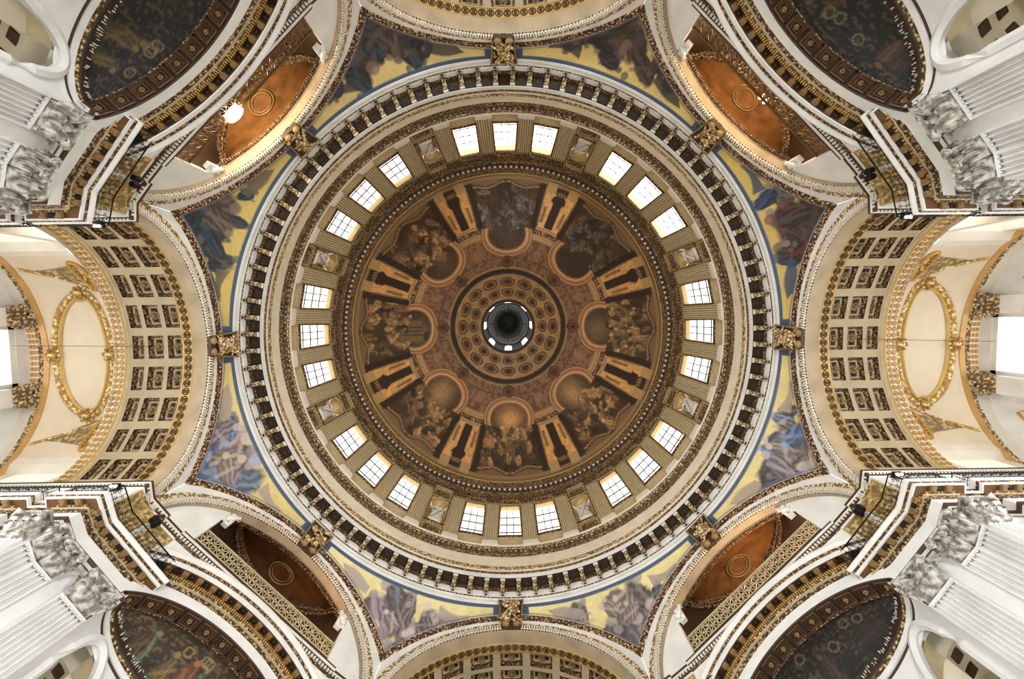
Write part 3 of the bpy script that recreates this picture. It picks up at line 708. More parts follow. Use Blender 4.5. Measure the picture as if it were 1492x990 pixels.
# lantern above the oculus
lan = Thing('ceiling', 'dark ribbed lantern seen through the round eye at the top of the dome', 'lantern', (0, 0, 61), kind='structure')
def lwall():
    mb = MB(); n = 8
    mb.lathe([(3.6, 61.2), (3.5, 62.4)], 64); mb.lathe([(3.6, 74.1), (3.33, 74.1), (3.3, 75)], 64)
    for i in range(8):
        a0 = i * PI / 4 + .15; a1 = (i + 1) * PI / 4 - .15; th = np.linspace(a0, a1, 6)
        mb.grid([[(3.45 * math.cos(t), 3.45 * math.sin(t), z) for z in (62.3, 74.3)] for t in th])
    return mb
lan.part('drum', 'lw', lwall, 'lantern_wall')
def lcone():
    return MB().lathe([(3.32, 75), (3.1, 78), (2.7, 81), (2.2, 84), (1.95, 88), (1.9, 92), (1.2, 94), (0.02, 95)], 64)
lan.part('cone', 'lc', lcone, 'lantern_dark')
for i in range(16):
    a = (i + .5) * PI / 8 + (0.09 if i % 2 else -0.09)
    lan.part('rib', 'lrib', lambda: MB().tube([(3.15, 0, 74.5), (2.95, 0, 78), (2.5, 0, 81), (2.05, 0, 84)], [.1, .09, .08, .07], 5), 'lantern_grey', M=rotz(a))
for i in range(8):
    a = i * PI / 4
    lan.part('cross_piece', 'lcp', lambda: MB().tube([(2.75 * math.cos(q), 2.75 * math.sin(q), 78) for q in np.linspace(.1, .68, 6)], .06, 5), 'lantern_grey', M=rotz(a))
    def lp():
        th = np.linspace(-.15, .15, 8); return MB().grid([[(3.5 * math.cos(t), 3.5 * math.sin(t), z) for z in (62.3, 74.2)] for t in th])
    lw = Thing('window_%d' % (25 + i), 'small bright lantern window at the %s edge of the eye' % SIDE[i * 45], 'window', (3.5, 0, 62.3), i * 45, 'windows of the lantern', 'structure')
    lw.part('pane', 'lp', lp, 'daylight_glass')
    def la():
        mb = MB(); t = np.linspace(0, PI, 11); q = [(.15 * math.cos(k), 70.0 + 3.6 * math.sin(k)) for k in t]
        V = [];
        for y, z in q: V += [(3.44 * math.cos(y), 3.44 * math.sin(y), z), (3.44 * math.cos(y), 3.44 * math.sin(y), 74.3)]
        return mb.grid(np.array(V).reshape(-1, 2, 3))
    lw.part('arched_head', 'la', la, 'lantern_wall')

# ================================================================== pendentives, arches, keystones
DP = 17.04                                        # distance of every arch plane from the centre
BA, BB, BC = 8.34, 6.85, 19.9                     # outer edge of the mosaic border
TIPS = {22.5: 'right, below the right arch', 67.5: 'bottom right', 112.5: 'bottom left', 157.5: 'left, below the left arch',
        202.5: 'left, above the left arch', 247.5: 'top left', 292.5: 'top right', 337.5: 'right, above the right arch'}
LOOK = {22.5: 'blue-robed seated figure and dark wing', 67.5: 'grey winged group', 112.5: 'mauve-grey group with outstretched wing',
        157.5: 'blue and violet seated figures', 202.5: 'dark grey bearded figures', 247.5: 'very dark figure holding a cross',
        292.5: 'dark brown struggling figures', 337.5: 'dark red and blue robed figures'}
for i, az in enumerate(sorted(TIPS)):
    t = Thing('mosaic_spandrel', 'curved gold spandrel mosaic with %s, %s' % (LOOK[az], TIPS[az].split(',')[0]), 'mosaic', (DP, 0, 24), az, 'mosaic spandrels under the round gallery')
    def pend(az=az, i=i):
        nu, nv = 321, 64; ph = np.radians(np.linspace(-22.45, 22.45, nu)); q = np.where(ph < 0, -1, 1)
        pc = q * math.radians(22.5); s = DP * np.tan(ph - pc); Hb = BC + (BB + .42) * np.sqrt(1 - (s / (BA + .42)) ** 2)
        Rb = DP / np.cos(ph - pc) - .0; v = np.linspace(0, 1, nv)
        z = 27.95 * (1 - v)[None] + Hb[:, None] * v[None]; R = 16.80 * (1 - v)[None] + Rb[:, None] * v[None]
        R = R + .25 * np.sin(v * PI)[None] * (1 - np.abs(ph / .4))[:, None]
        P = np.stack([R * np.cos(ph)[:, None], R * np.sin(ph)[:, None], z], -1)
        U = (ph / math.radians(22.5))[:, None] + 0 * z; Y = (27.95 - z) * 10
        col = pend_colour(U, Y, az, 300 + i * 11)
        blue = sm(Y, 2.3, 1.9) + (np.abs(U) > .83); col = over(col, blue, (66, 84, 110))
        eb = (z - Hb[:, None]) * 10; col = over(col, sm(eb, 1.6, 1.0), (206, 206, 206)); col = over(col, sm(np.abs(eb - 2.2), .8, .4) * .6, (90, 98, 112))
        return MB().grid(P, col=col)
    t.part('mosaic', 'pend%.1f' % az, pend, 'mosaic', smooth=True)

ARCHN = {0: 'right arch, to the right transept', 90: 'bottom arch', 180: 'left arch, to the left transept', 270: 'top arch', 45: 'lower right diagonal arch', 135: 'lower left diagonal arch', 225: 'upper left diagonal arch', 315: 'upper right diagonal arch'}
RA, RB = 7.2, 5.57
def ring_between(k0, k1, D, n=120, lift=0.0):
    t = np.linspace(.03, PI - .03, n); P0 = ell(t, EA, EB, EC); P1 = ell(t, RA, RB, EC)
    a = P0 + (P1 - P0) * k0; b = P0 + (P1 - P0) * k1
    cols = [np.c_[np.full(n, D + .12), a], np.c_[np.full(n, D), a], np.c_[np.full(n, D), b], np.c_[np.full(n, D + .12), b]]
    return MB().grid(np.stack(cols, 1))
def ring_ribs():
    mb = MB(); P0, T, N = arcpts(EA, EB, EC, 128, .04, PI - .04); L = np.linalg.norm(P0[1] - P0[0])
    ang = np.arctan2((P0[:, 1] - EC) / EB, P0[:, 0] / EA); P1 = ell(ang, RA, RB, EC)
    for p0, p1, t in zip(P0, P1, T):
        a = p0 + (p1 - p0) * .08; b = p0 + (p1 - p0) * .5; c = (a + b) / 2; w = (b - a) / 2
        mb.box((DP - .07, c[0], c[1]), (.06, 0, 0), (0, t[0] * L * .24, t[1] * L * .24), (0, w[0], w[1]))
    return mb
def arch_face():
    s = np.linspace(-7.055, 7.055, 141); top = BC + BB * np.sqrt(1 - (s / BA) ** 2)
    bot = EC + RB * np.sqrt(np.maximum(0, 1 - (s / RA) ** 2)) - .02
    return MB().grid(np.stack([np.c_[np.full(141, DP), s, bot], np.c_[np.full(141, DP), s, top]], 1))
def border():
    P, T, N = arcpts(BA, BB, BC, 110, .566, PI - .566)
    pr = [(DP, 0), (DP - .08, .02), (DP - .1, .1), (DP - .04, .13), (DP - .12, .2), (DP - .12, .32), (DP - .05, .36), (DP - .07, .42), (DP + .04, .46)]
    G = []
    for d_, o_ in pr: G.append(np.c_[np.full(len(P), d_), P + N * o_])
    G = np.stack(G, 1); lim = 7.055; G[:, :, 1] = np.clip(G[:, :, 1], -lim, lim); return MB().grid(G)
arches = {}
for k in range(8):
    az = k * 45; card = az % 90 == 0
    t = Thing('arch', 'pale stone arch with fluted gilt rim below the gallery ring: %s' % ARCHN[az].split(',')[0], 'arch', (DP, 0, 20.8), az, kind='structure'); arches[az] = t
    t.part('face', 'af', arch_face, 'marble'); t.part('mosaic_border', 'ab', border, 'orn_red')
    t.part('rim', 'ar', lambda: ring_between(0, .52, DP - .04), 'brown'); t.part('rim_edge', 'are', lambda: arch_sweep([(DP + .1, .0), (DP - .06, .0), (DP - .06, .03), (DP, .03)]), 'cream_light')
    t.part('flute_row', 'arf', ring_ribs, 'cream_light', kind='stuff'); t.part('leaf_moulding', 'arl', lambda: ring_between(.55, 1.0, DP - .09), 'orn_cream')
    t.part('soffit', 'as%d' % card, (lambda: arch_sweep([(DP, 0), (17.92, 0)])) if card else (lambda: arch_sweep([(DP, 0), (17.62, 0)])), 'stone_warm')

def spiral(mb, o, u, v, r0, turns, tk, k=5, n=22, sg=1):
    t = np.linspace(0, turns * 2 * PI, n); r = np.linspace(r0, r0 * .18, n); o, u, v = map(np.array, (o, u, v))
    P = o + (r * np.cos(t))[:, None] * u + sg * (r * np.sin(t))[:, None] * v
    mb.tube(P, np.linspace(tk, tk * .6, n), k, up=np.cross(u, v)); mb.ball(o, tk * 1.5, 6, 5)
KW = {0: 'round face and fan of leaves', 45: 'dense tangled foliage', 90: 'crossed swords and leaf scrolls', 135: 'sprawling acanthus scrolls', 180: 'round garlanded medallion',
      225: 'bundled branches', 270: 'crossed swords over a shield', 315: 'curled wreath of leaves'}
for az in range(0, 360, 45):
    t = Thing('keystone', 'square carved gilt-edged keystone with %s, at %s' % (KW[az], SIDE[az]), 'keystone', (DP, 0, 27), az, 'carved keystones of the eight arches')
    # block runs from (16.72, 28.0) down to (16.95, 26.0)
    A0 = np.array([16.62, 0, 28.05]); A1 = np.array([16.86, 0, 25.98]); dn = (A1 - A0); Lk = np.linalg.norm(dn); dn /= Lk; fr = np.array([-dn[2], 0, dn[0]]) * -1
    fr = np.array([dn[2], 0, -dn[0]]); fr = fr if fr[0] < 0 else -fr
    def kblock():
        mb = MB(); V = []
        for (q, w_) in ((0, .78), (1, .58)):
            o = A0 + dn * Lk * q
            V += [o + np.array([.2, -w_, 0]), o + np.array([.2, w_, 0]), o + np.array([0, w_, 0]), o + np.array([0, -w_, 0])]
        return mb.quads(V, [[0, 1, 2, 3], [4, 7, 6, 5], [3, 2, 6, 7], [0, 3, 7, 4], [1, 5, 6, 2]])
    t.part('block', 'kb', kblock, 'brown')
    def kframe():
        mb = MB()
        for q in (-1, 1): mb.tube([A0 + np.array([-.06, q * .76, 0]), A1 + np.array([-.06, q * .57, 0])], .06, 6)
        mb.tube([A0 + np.array([-.04, -.76, -.02]), A0 + np.array([-.04, .76, -.02])], .05, 6)
        for q in (-.33, .33):
            mb.ball(A1 + np.array([-.1, q, .1]), (.17, .24, .15), 10, 8)
        return mb
    t.part('gilt_frame', 'kf', kframe, 'dull_gold', smooth=True)
    def carving(az=az):
        mb = MB(); rg = np.random.RandomState(az + 7); Y = np.array([0, 1.0, 0]); o = (A0 + A1) / 2 + fr * .1
        if az in (90, 270):
            for q in (-1, 1):
                mb.tube([o + dn * .75 - Y * q * .45 + fr * .08, o - dn * .75 + Y * q * .5 + fr * .08], .055, 6)
                mb.tube([o + dn * .45 - Y * q * .5 + fr * .1, o + dn * .62 - Y * q * .18 + fr * .1], .04, 5)
        if az in (0, 180):
            th = np.arange(20) * 2 * PI / 20
            mb.tube(o + .1 * dn + np.cos(th)[:, None] * Y * .42 + np.sin(th)[:, None] * dn * .5 + fr * .06, .07, 6, closed=True)
            mb.ball(o + .1 * dn, (.16, .33, .4), 10, 8, .12, az)
            for q in np.linspace(-.5, .5, 7): mb.tube([o - dn * .3 + Y * q * .5, o - dn * .95 + Y * q * 1.3 + fr * .05], [.05, .07], 5)
        if az == 315 or az == 45:
            th = np.arange(24) * 2 * PI / 24
            mb.tube(o + np.cos(th)[:, None] * Y * .3 + np.sin(th)[:, None] * dn * .38 + fr * .08, .08, 6, closed=True)
        for j in range(36):
            c = o + dn * rg.uniform(-.85, .85) + Y * rg.uniform(-.5, .5); a = rg.uniform(0, 6.28); u = math.cos(a) * Y + math.sin(a) * dn; v = -math.sin(a) * Y + math.cos(a) * dn
            if j % 2: spiral(mb, c + fr * .06, u, v, rg.uniform(.1, .19), 1.2, .04, n=12, sg=rg.choice([-1, 1]))
            else: mb.tube([c - u * .22, c + v * .08 + fr * .12, c + u * .24 + fr * .04], [.03, .085, .02], 5)
        return mb
    t.part('carving', 'kc%d' % az, carving, 'carved_gilt', smooth=True)

# ================================================================== transept arms (four cardinal directions)
ROWS = [(18.52, 19.30), (19.56, 20.42), (20.68, 21.30)]; PITCH = 1.77; CW = 1.32
def vault_strips():
    mb = MB()
    for d0, d1 in ((18.38, 18.52), (19.30, 19.56), (20.42, 20.68), (21.30, 21.44)): mb.add(arch_sweep([(d0, 0), (d1, 0)]))
    t = np.linspace(0, PI, 4001); P = ell(t); L = np.r_[0, np.cumsum(np.linalg.norm(np.diff(P, axis=0), axis=1))]; mid = L[-1] / 2
    for k in range(-6, 6):
        a, b = mid + k * PITCH + CW / 2, mid + (k + 1) * PITCH - CW / 2
        if b < 0 or a > L[-1]: continue
        tt = np.interp(np.linspace(max(a, 0), min(b, L[-1]), 3), L, t)
        for d0, d1 in ROWS: q = ell(tt); mb.grid(np.stack([np.c_[np.full(3, d0), q], np.c_[np.full(3, d1), q]], 1))
    return mb
def coffer_frames():
    t = np.linspace(0, PI, 4001); P = ell(t); L = np.r_[0, np.cumsum(np.linalg.norm(np.diff(P, axis=0), axis=1))]; mid = L[-1] / 2
    out = []
    for k in range(-5, 6):
        l = mid + k * PITCH; tt = np.interp([l - CW / 2, l, l + CW / 2], L, t); q = ell(tt)
        T = q[2] - q[0]; T /= np.linalg.norm(T); Nn = np.array([T[1], -T[0]]); c = (q[0] + q[2]) / 2
        out.append((c, T, Nn))
    return out
def stepped(hx, hy, steps):
    """open stepped frame: list of (inset, depth) ; local z outward"""
    mb = MB(); G = []
    for ins, d in steps: G.append([(-hx + ins, -hy + ins, d), (hx - ins, -hy + ins, d), (hx - ins, hy - ins, d), (-hx + ins, hy - ins, d)])
    return mb.grid(G, cv=True)
def cap_face(hx, hy, d):
    return MB().quads([(-hx, -hy, d), (hx, -hy, d), (hx, hy, d), (-hx, hy, d)], [[0, 1, 2, 3]])
def rosette(r, seed=1):
    mb = MB()
    for k in range(8):
        a = k * PI / 4; mb.ball((r * .6 * math.cos(a), r * .6 * math.sin(a), 0), (r * .33, r * .33, .07), 5, 4)
    mb.ball((0, 0, -.05), (r * .35, r * .35, .12), 6, 5); return mb
YS = {0: .38, 180: -.38, 90: 0.0, 270: 0.0}
CN = coffer_frames()
for az in (0, 90, 180, 270):
    sd = SIDE[az]; full = az in (0, 180)
    v = Thing('ceiling', 'coffered barrel vault behind the %s arch, three coffers deep' % sd, 'vault', (19.9, 0, 22), az, kind='structure')
    v.part('ribs', 'vs', vault_strips, 'tan_rib')
    v.part('guilloche_ground', 'vg', lambda: arch_sweep([(17.9, 0), (17.92, -.04), (18.36, -.04), (18.38, 0)]), 'gilt_soft' )
    def guil():
        mb = MB(); P, T, N = arcpts(EA, EB, EC, 40, .05, PI - .05)
        for p_, t_, n_ in zip(P, T, N):
            th = np.arange(10) * 2 * PI / 10; o = p_ - n_ * .06
            mb.tube(np.c_[18.14 + .17 * np.cos(th), o[0] + .19 * np.sin(th) * t_[0], o[1] + .19 * np.sin(th) * t_[1]], .035, 4, closed=True)
            mb.box((18.14, o[0], o[1]), (.09, 0, 0), (0, t_[0] * .09, t_[1] * .09), (0, n_[0] * .03, n_[1] * .03))
        return mb
    v.part('guilloche', 'vgu', guil, 'brown', kind='stuff')
    v.part('gilt_fillet', 'vgf', lambda: arch_sweep([(18.36, 0), (18.37, -.07), (18.42, -.07), (18.43, 0)]), 'gilt')
    for r, (d0, d1) in enumerate(ROWS):
        hx, hy = (d1 - d0) / 2, CW / 2
        for (c, T, Nn) in CN:
            M = frame(((d0 + d1) / 2, c[0], c[1]), (1, 0, 0), (0, T[0], T[1]), (0, Nn[0], Nn[1]))
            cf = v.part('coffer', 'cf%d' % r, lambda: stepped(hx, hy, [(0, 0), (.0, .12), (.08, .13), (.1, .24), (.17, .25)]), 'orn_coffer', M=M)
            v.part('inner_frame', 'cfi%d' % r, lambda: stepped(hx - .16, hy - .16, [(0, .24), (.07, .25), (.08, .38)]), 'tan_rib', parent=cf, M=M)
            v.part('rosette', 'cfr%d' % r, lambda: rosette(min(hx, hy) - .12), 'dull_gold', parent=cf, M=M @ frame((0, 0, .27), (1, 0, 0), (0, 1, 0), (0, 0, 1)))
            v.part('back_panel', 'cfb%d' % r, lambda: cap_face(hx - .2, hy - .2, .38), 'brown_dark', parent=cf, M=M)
    v.part('end_moulding', 'vem', lambda: arch_sweep([(21.44, 0), (21.46, -.05), (21.6, -.05), (21.62, .06)]), 'drum_wall')
    rb = Thing('arch_rib', 'broad gold-patterned arch rib at the far end of the %s coffered vault' % sd, 'arch', (21.95, 0, 22), az, kind='structure')
    rb.part('band', 'rbb', lambda: arch_sweep([(21.6, .08), (21.6, -.1), (21.66, -.12), (22.28, -.12), (22.32, -.1), (22.34, .1)]), 'cream_light')
    def ribpat():
        mb = MB(); P, T, N = arcpts(EA, EB, EC, 54, .05, PI - .05)
        for k, (p_, t_, n_) in enumerate(zip(P, T, N)):
            for q in (-.15, .15):
                th = np.arange(8) * 2 * PI / 8; o = p_ - n_ * .15
                mb.tube(np.c_[21.97 + q + .12 * np.cos(th), o[0] + .13 * np.sin(th) * t_[0], o[1] + .13 * np.sin(th) * t_[1]], .025, 4, closed=True)
                mb.box((21.97 + q, o[0], o[1]), (.05, 0, 0), (0, t_[0] * .05, t_[1] * .05), (0, n_[0] * .03, n_[1] * .03))
        return mb
    rb.part('gilt_pattern', 'rbp', ribpat, 'gilt', kind='stuff'); rb.part('gilt_edge', 'rbe', lambda: arch_sweep([(21.6, -.1), (21.6, -.15), (21.66, -.15), (21.66, -.1)]), 'gilt')
    ys = YS[az]
    def sailH(D, s):
        w = np.sin(np.clip((D - 22.3) / 3.75, 0, 1) * PI) ** .5; f = 1 - sm(np.abs(s), 3.6, 5.2)
        e = eH(s); return e + (26.15 - e) * w * f
    sl = Thing('ceiling', 'smooth cream saucer vault in the %s arm, beyond the gold rib' % sd, 'vault', (24.1, ys, 26), az, kind='structure')
    def sail():
        D = np.linspace(22.3, 26.06, 40); s = np.linspace(-5.3, 5.3, 80); DD, SS = np.meshgrid(D, s, indexing='ij')
        return MB().grid(np.stack([DD, SS + YS[0] * 0, sailH(DD, SS)], -1))
    def shifted(fn, ys): 
        def g():
            mb = fn(); mb.v = [q + np.array([0, ys, 0]) for q in mb.v]; return mb
        return g
    sl.part('plaster', 'sail%d' % az, shifted(sail, ys), 'saucer_plaster', smooth=True)
    sl.part('front_edge', 'rbk%d' % az, shifted(lambda: arch_sweep([(22.3, -.02), (22.3, 1.2)]), ys), 'saucer_plaster')
    def on(D, s, dz=0.05): return [D, s, float(sailH(np.array(D), np.array(s))) - dz]
    def wreath(r0, r1, tk):
        def fn():
            mb = MB(); th = np.arange(96) * 2 * PI / 96; G = []
            for k, dz in zip(np.linspace(r0, r1, 5), (0.0, tk * .8, tk, tk * .8, 0.0)): G.append([on(24.15 + (1.8 - k) * math.cos(t), (3.72 - k) * math.sin(t), dz + .02) for t in th])
            return mb.grid(G, cv=True)
        return fn
    wr = Thing('oval_wreath', 'oval gilt wreath moulding framing the pale ceiling of the %s arm' % sd, 'moulding', (24.15, ys, 26), az, 'oval ceiling wreaths')
    wr.part('leaf_band', 'wr1%d' % az, shifted(wreath(0, .34, .14), ys), 'orn_bright', smooth=True); wr.part('inner_roll', 'wr2%d' % az, shifted(wreath(.36, .56, .12), ys), 'gilt_soft', smooth=True)
    for j, a_ in enumerate((0, PI / 2, PI, 1.5 * PI)):
        def boss():
            mb = MB().ball((0, 0, 0), (.24, .24, .16), 9, 7, .2, 3)
            for q in range(8): mb.ball((.36 * math.cos(q * PI / 4), .36 * math.sin(q * PI / 4), .04), (.12, .12, .09), 6, 5, .3, q)
            return mb
        o_ = np.array(on(24.15 + 1.62 * math.cos(a_), 3.5 * math.sin(a_), .2)) + np.array([0, ys, 0])
        wr.part('boss', 'boss', boss, 'orn_bright', smooth=True, M=frame(o_, (1, 0, 0), (0, 1, 0), (0, 0, 1)))
    for q, nm in ((-1, 'counter-clockwise'), (1, 'clockwise')):
        pn = Thing('spandrel_panel', 'gilt triangular panel with oval cartouche beside the oval wreath, %s arm, %s side' % (sd, nm), 'panel', (24, q * 4.4 + ys, 25), az, 'gilt side panels of the arms')
        def tri(q=q):
            mb = MB(); A_ = (25.5, 4.62); B_ = (23.35, 4.85); C_ = (23.45, 3.95); n = 8; G = []
            for i in range(n):
                f = i / (n - 1); p0 = [A_[j] * (1 - f) + B_[j] * f for j in (0, 1)]; p1 = [A_[j] * (1 - f) + C_[j] * f for j in (0, 1)]
                G.append([on(p0[0] * (1 - g_) + p1[0] * g_, q * (p0[1] * (1 - g_) + p1[1] * g_), .06) for g_ in np.linspace(0, 1, 5)])
            return mb.grid(G)
        pn.part('ground', 'tri%d%d' % (q, az), shifted(tri, ys), 'gold_panel')
        def trim_(q=q):
            mb = MB(); L_ = []
            for s0, s1 in (((25.95, 4.72), (24.6, 4.3)), ((24.6, 4.3), (23.5, 3.72)), ((23.5, 3.72), (22.95, 3.62)), ((22.95, 3.62), (22.45, 4.1)), ((22.45, 4.1), (22.4, 4.6))): L_ += [on(s0[0] * (1 - f) + s1[0] * f, q * (s0[1] * (1 - f) + s1[1] * f), .08) for f in (0, .25, .5, .75)]
            mb.tube(L_, .07, 6); return mb
        pn.part('curved_moulding', 'trm%d%d' % (q, az), shifted(trim_, ys), 'orn_bright')
        def cart(q=q):
            mb = MB(); th = np.arange(24) * 2 * PI / 24
            mb.tube([on(22.95 + .4 * math.cos(t), q * (4.35 + .66 * math.sin(t)), .12) for t in th], .1, 6, closed=True)
            for t in np.arange(16) * 2 * PI / 16: mb.ball(on(22.95 + .26 * math.cos(t), q * (4.35 + .46 * math.sin(t)), .14), .07, 5, 4)
            mb.ball(on(22.95, q * 4.35, .08), (.16, .3, .12), 8, 6); return mb
        pn.part('cartouche', 'crt%d%d' % (q, az), shifted(cart, ys), 'gilt', smooth=True)
        def sidewall(q=q):
            mb = MB()
            D = np.linspace(22.3, 26.06, 12); top = [(d, q * 5.3, float(eH(5.3))) for d in D]
            mb.grid([[(d, q * 5.3, float(eH(5.3))) for d in D], [(d, q * 5.5, 23.55) for d in D], [(d, q * 5.95, 23.3) for d in D]])
            mb.grid([[(22.3, q * 5.95, 23.3), (22.3, q * 5.95, 16)], [(22.9, q * 5.95, 23.3), (22.9, q * 5.95, 16)]]); mb.grid([[(25.4, q * 5.95, 23.3), (25.4, q * 5.95, 16)], [(26.1, q * 5.95, 23.3), (26.1, q * 5.95, 16)]])
            mb.grid([[(22.85, q * 5.94, 23.3), (25.45, q * 5.94, 23.3)], [(22.85, q * 6.55, 23.3), (25.45, q * 6.55, 23.3)]])
            for d in (22.9, 25.4): mb.grid([[(d, q * 5.95, 23.3), (d, q * 5.95, 18)], [(d, q * 6.5, 23.3), (d, q * 6.5, 18)]])
            return mb
        sl.part('side_lunette', 'swl%d%d' % (q, az), shifted(sidewall, ys), 'cream_light')
        if full:
            wn2 = 33 + (az // 180) * 2 + (q > 0)
            cw = Thing('window_%d' % wn2, 'bright side window under the saucer vault of the %s arm, %s side' % (sd, nm), 'window', (24.1, q * 6.45 + ys, 19), az, kind='structure')
            cw.part('pane', 'cwp%d%d' % (q, az), shifted(lambda q=q: MB().grid([[(22.9, q * 6.45, 23.3), (25.4, q * 6.45, 23.3)], [(22.9, q * 6.45, 19), (25.4, q * 6.45, 19)]]), ys), 'daylight_big')
            cw.part('glazing_bars', 'cwb%d%d' % (q, az), shifted(lambda q=q: MB().abox(23.7, 23.74, q * 6.42 - .02, q * 6.42 + .02, 19, 23.3).abox(24.5, 24.54, q * 6.42 - .02, q * 6.42 + .02, 19, 23.3).abox(22.9, 25.4, q * 6.42 - .02, q * 6.42 + .02, 22.2, 22.25), ys), 'bar')
    orb = Thing('arch_rib', 'smooth orange-gold arch rib closing the saucer vault of the %s arm' % sd, 'arch', (26.2, ys, 22), az, kind='structure')
    orb.part('band', 'orb%d' % az, shifted(lambda: arch_sweep([(26.04, .3), (26.04, -.05), (26.36, -.05)]), ys), 'orange_gilt'); orb.part('mouldings', 'orm%d' % az, shifted(lambda: arch_sweep([(26.36, -.05), (26.38, .05), (26.46, -.06), (26.54, .05), (26.62, -.03), (26.66, .05)]), ys), 'orn_cream')
    if not full:
        ew = Thing('wall_' + sd, 'unseen wall added to shut outside light out of the %s arm' % sd, 'wall', (27.3, 0, 16), az, kind='structure')  # windowless wall added to block the world light from this arm
        ew.part('masonry', 'ewx', lambda: MB().grid([[(27.3, q, 2.0), (27.3, q, float(eH(q)) + .3)] for q in np.linspace(-6.6, 6.6, 30)]), 'stone_warm')
        ew.part('vault_end', 'ewy', lambda: arch_sweep([(26.6, .04), (27.4, .04)]), 'stone_warm')
    if full:
        ev = Thing('ceiling', 'last coffered bay before the great end window of the %s arm' % sd, 'vault', (27, ys, 22), az, kind='structure')
        ev.part('plaster', 'evp%d' % az, shifted(lambda: arch_sweep([(26.66, .04), (29.5, .04)]), ys), 'cream_light')
        def smallc():
            mb = MB(); P, T, N = arcpts(EA, EB, EC, 60); L = np.linalg.norm(P[1] - P[0])
            for p_, t_, n_ in zip(P, T, N):
                if abs(p_[0]) < 2.1:
                    for d in (26.74, 26.92, 27.1): mb.box((d, p_[0] - n_[0] * 0, p_[1] + .02), (.06, 0, 0), (0, t_[0] * .1, t_[1] * .1), (0, n_[0] * .03, n_[1] * .03))
            return mb
        ev.part('small_coffers', 'evs%d' % az, shifted(smallc, ys), 'orange_gilt', kind='stuff')
        ew = Thing('wall_' + sd, 'pale end wall of the %s arm around the great window' % sd, 'wall', (27.3, ys, 16), az, kind='structure')
        def endwall():
            mb = MB(); D = 27.3; s = np.linspace(-6.5, 6.5, 60)
            for a_, b_ in ((-6.5, -1.75), (1.75, 6.5)):
                q = np.linspace(a_, b_, 20); mb.grid(np.stack([np.c_[np.full(20, D), q, np.full(20, 14.)], np.c_[np.full(20, D), q, eH(q) + .1]], 1))
            q = np.linspace(-1.75, 1.75, 9); mb.grid(np.stack([np.c_[np.full(9, D), q, np.full(9, 25.45)], np.c_[np.full(9, D), q, eH(q) + .1]], 1))
            mb.grid([[(D, -1.75, 14), (D, -1.75, 25.45), (D, 1.75, 25.45), (D, 1.75, 14)], [(D + .5, -1.75, 14), (D + .5, -1.75, 25.45), (D + .5, 1.75, 25.45), (D + .5, 1.75, 14)]])
            for q in (-1, 1):
                for h in (19, 21.5): mb.abox(27.05, 27.3, q * 4.4 - 1.2, q * 4.4 + 1.2, h, h + .25)
                mb.abox(26.8, 27.3, q * 2.2 - .5, q * 2.2 + .5, 14, 24.6)
            return mb
        ew.part('masonry', 'ew%d' % az, shifted(endwall, ys), 'marble')
        ew.part('gilt_panel_lines', 'ewg%d' % az, shifted(lambda: (lambda mb: [mb.tube([(27.25, q * 3.1, 15), (27.25, q * 3.1, 23.0), (27.25, q * 3.6, 23.9), (27.25, q * 5.0, 22.2), (27.25, q * 5.4, 15)], .07, 5) for q in (-1, 1)] and mb)(MB()), ys), 'orange_gilt')
        for q in (-1, 1): ew.part('capital', 'ewc%d%d' % (az, q), capital(1.1, 1.1, .25), 'orn_cream', M=frame((26.85, q * 2.2 + ys, 24.6), (1, 0, 0), (0, 1, 0), (0, 0, 1)))
        gw = Thing('window_%d' % (37 + az // 180), 'great glaring end window of the %s arm at the edge of the frame' % sd, 'window', (27.6, ys, 15), az, kind='structure')
        gw.part('pane', 'gwp%d' % az, shifted(lambda: MB().grid([[(27.6, -1.5, 14), (27.6, 1.5, 14)], [(27.6, -1.5, 25.2), (27.6, 1.5, 25.2)]]), ys), 'daylight_big')
        gw.part('surround', 'gws%d' % az, shifted(lambda: MB().abox(27.35, 27.65, -1.78, -1.5, 14, 25.45).abox(27.35, 27.65, 1.5, 1.78, 14, 25.45).abox(27.35, 27.65, -1.78, 1.78, 25.15, 25.45), ys), 'marble')
        cb = Thing('cable', 'thin dark cable stretched along the ceiling of the %s arm' % sd, 'cable', (23.5, 0, 25.6), az, 'ceiling cables')
        cb.part('wire', 'cbl', lambda: MB().tube([(19.9, .05, 25.75), (28, .25, 25.2)], .012, 4), 'iron')

# ================================================================== diagonal bays: upper galleries, arched cornices, mosaic recesses
plain('niche_brown', (92, 60, 32), 0.45, var=0.35, scale=1.6, bump=0.6, fine=20)
plain('lattice', (206, 190, 150), 0.5, var=0.12)
plain('dull_lattice', (124, 94, 56), 0.5, var=0.2)
JD = 17.32
def jamb():
    mb = MB()
    for q in (-1, 1):
        s = np.linspace(4.42, 6.6, 26) * q
        mb.grid(np.stack([np.c_[np.full(26, JD), s, np.full(26, 21.5)], np.c_[np.full(26, JD), s, np.maximum(eH(s), 21.5)]], 1))
        h = float(eH(4.42)); mb.grid([[(JD, q * 4.42, 21.5), (JD, q * 4.42, h)], [(JD + .5, q * 4.42, 21.5), (JD + .5, q * 4.42, h)]])
    return mb
GD, GS, GB, GZ = 17.6, 4.4, 3.6, 27.3
def gal_conch():
    mb = MB(); G = []
    for s in np.sin(np.linspace(-PI / 2, PI / 2, 61)) * GS * .9999:
        dm = GB * math.sqrt(1 - (s / GS) ** 2); top = float(eH(s)); row = []
        for f in np.linspace(0, 1, 24):
            row.append((GD + dm * f, s, top * (1 - f) + GZ * f + .45 * math.sin(PI * f)))
        G.append(row)
    return mb.grid(G)
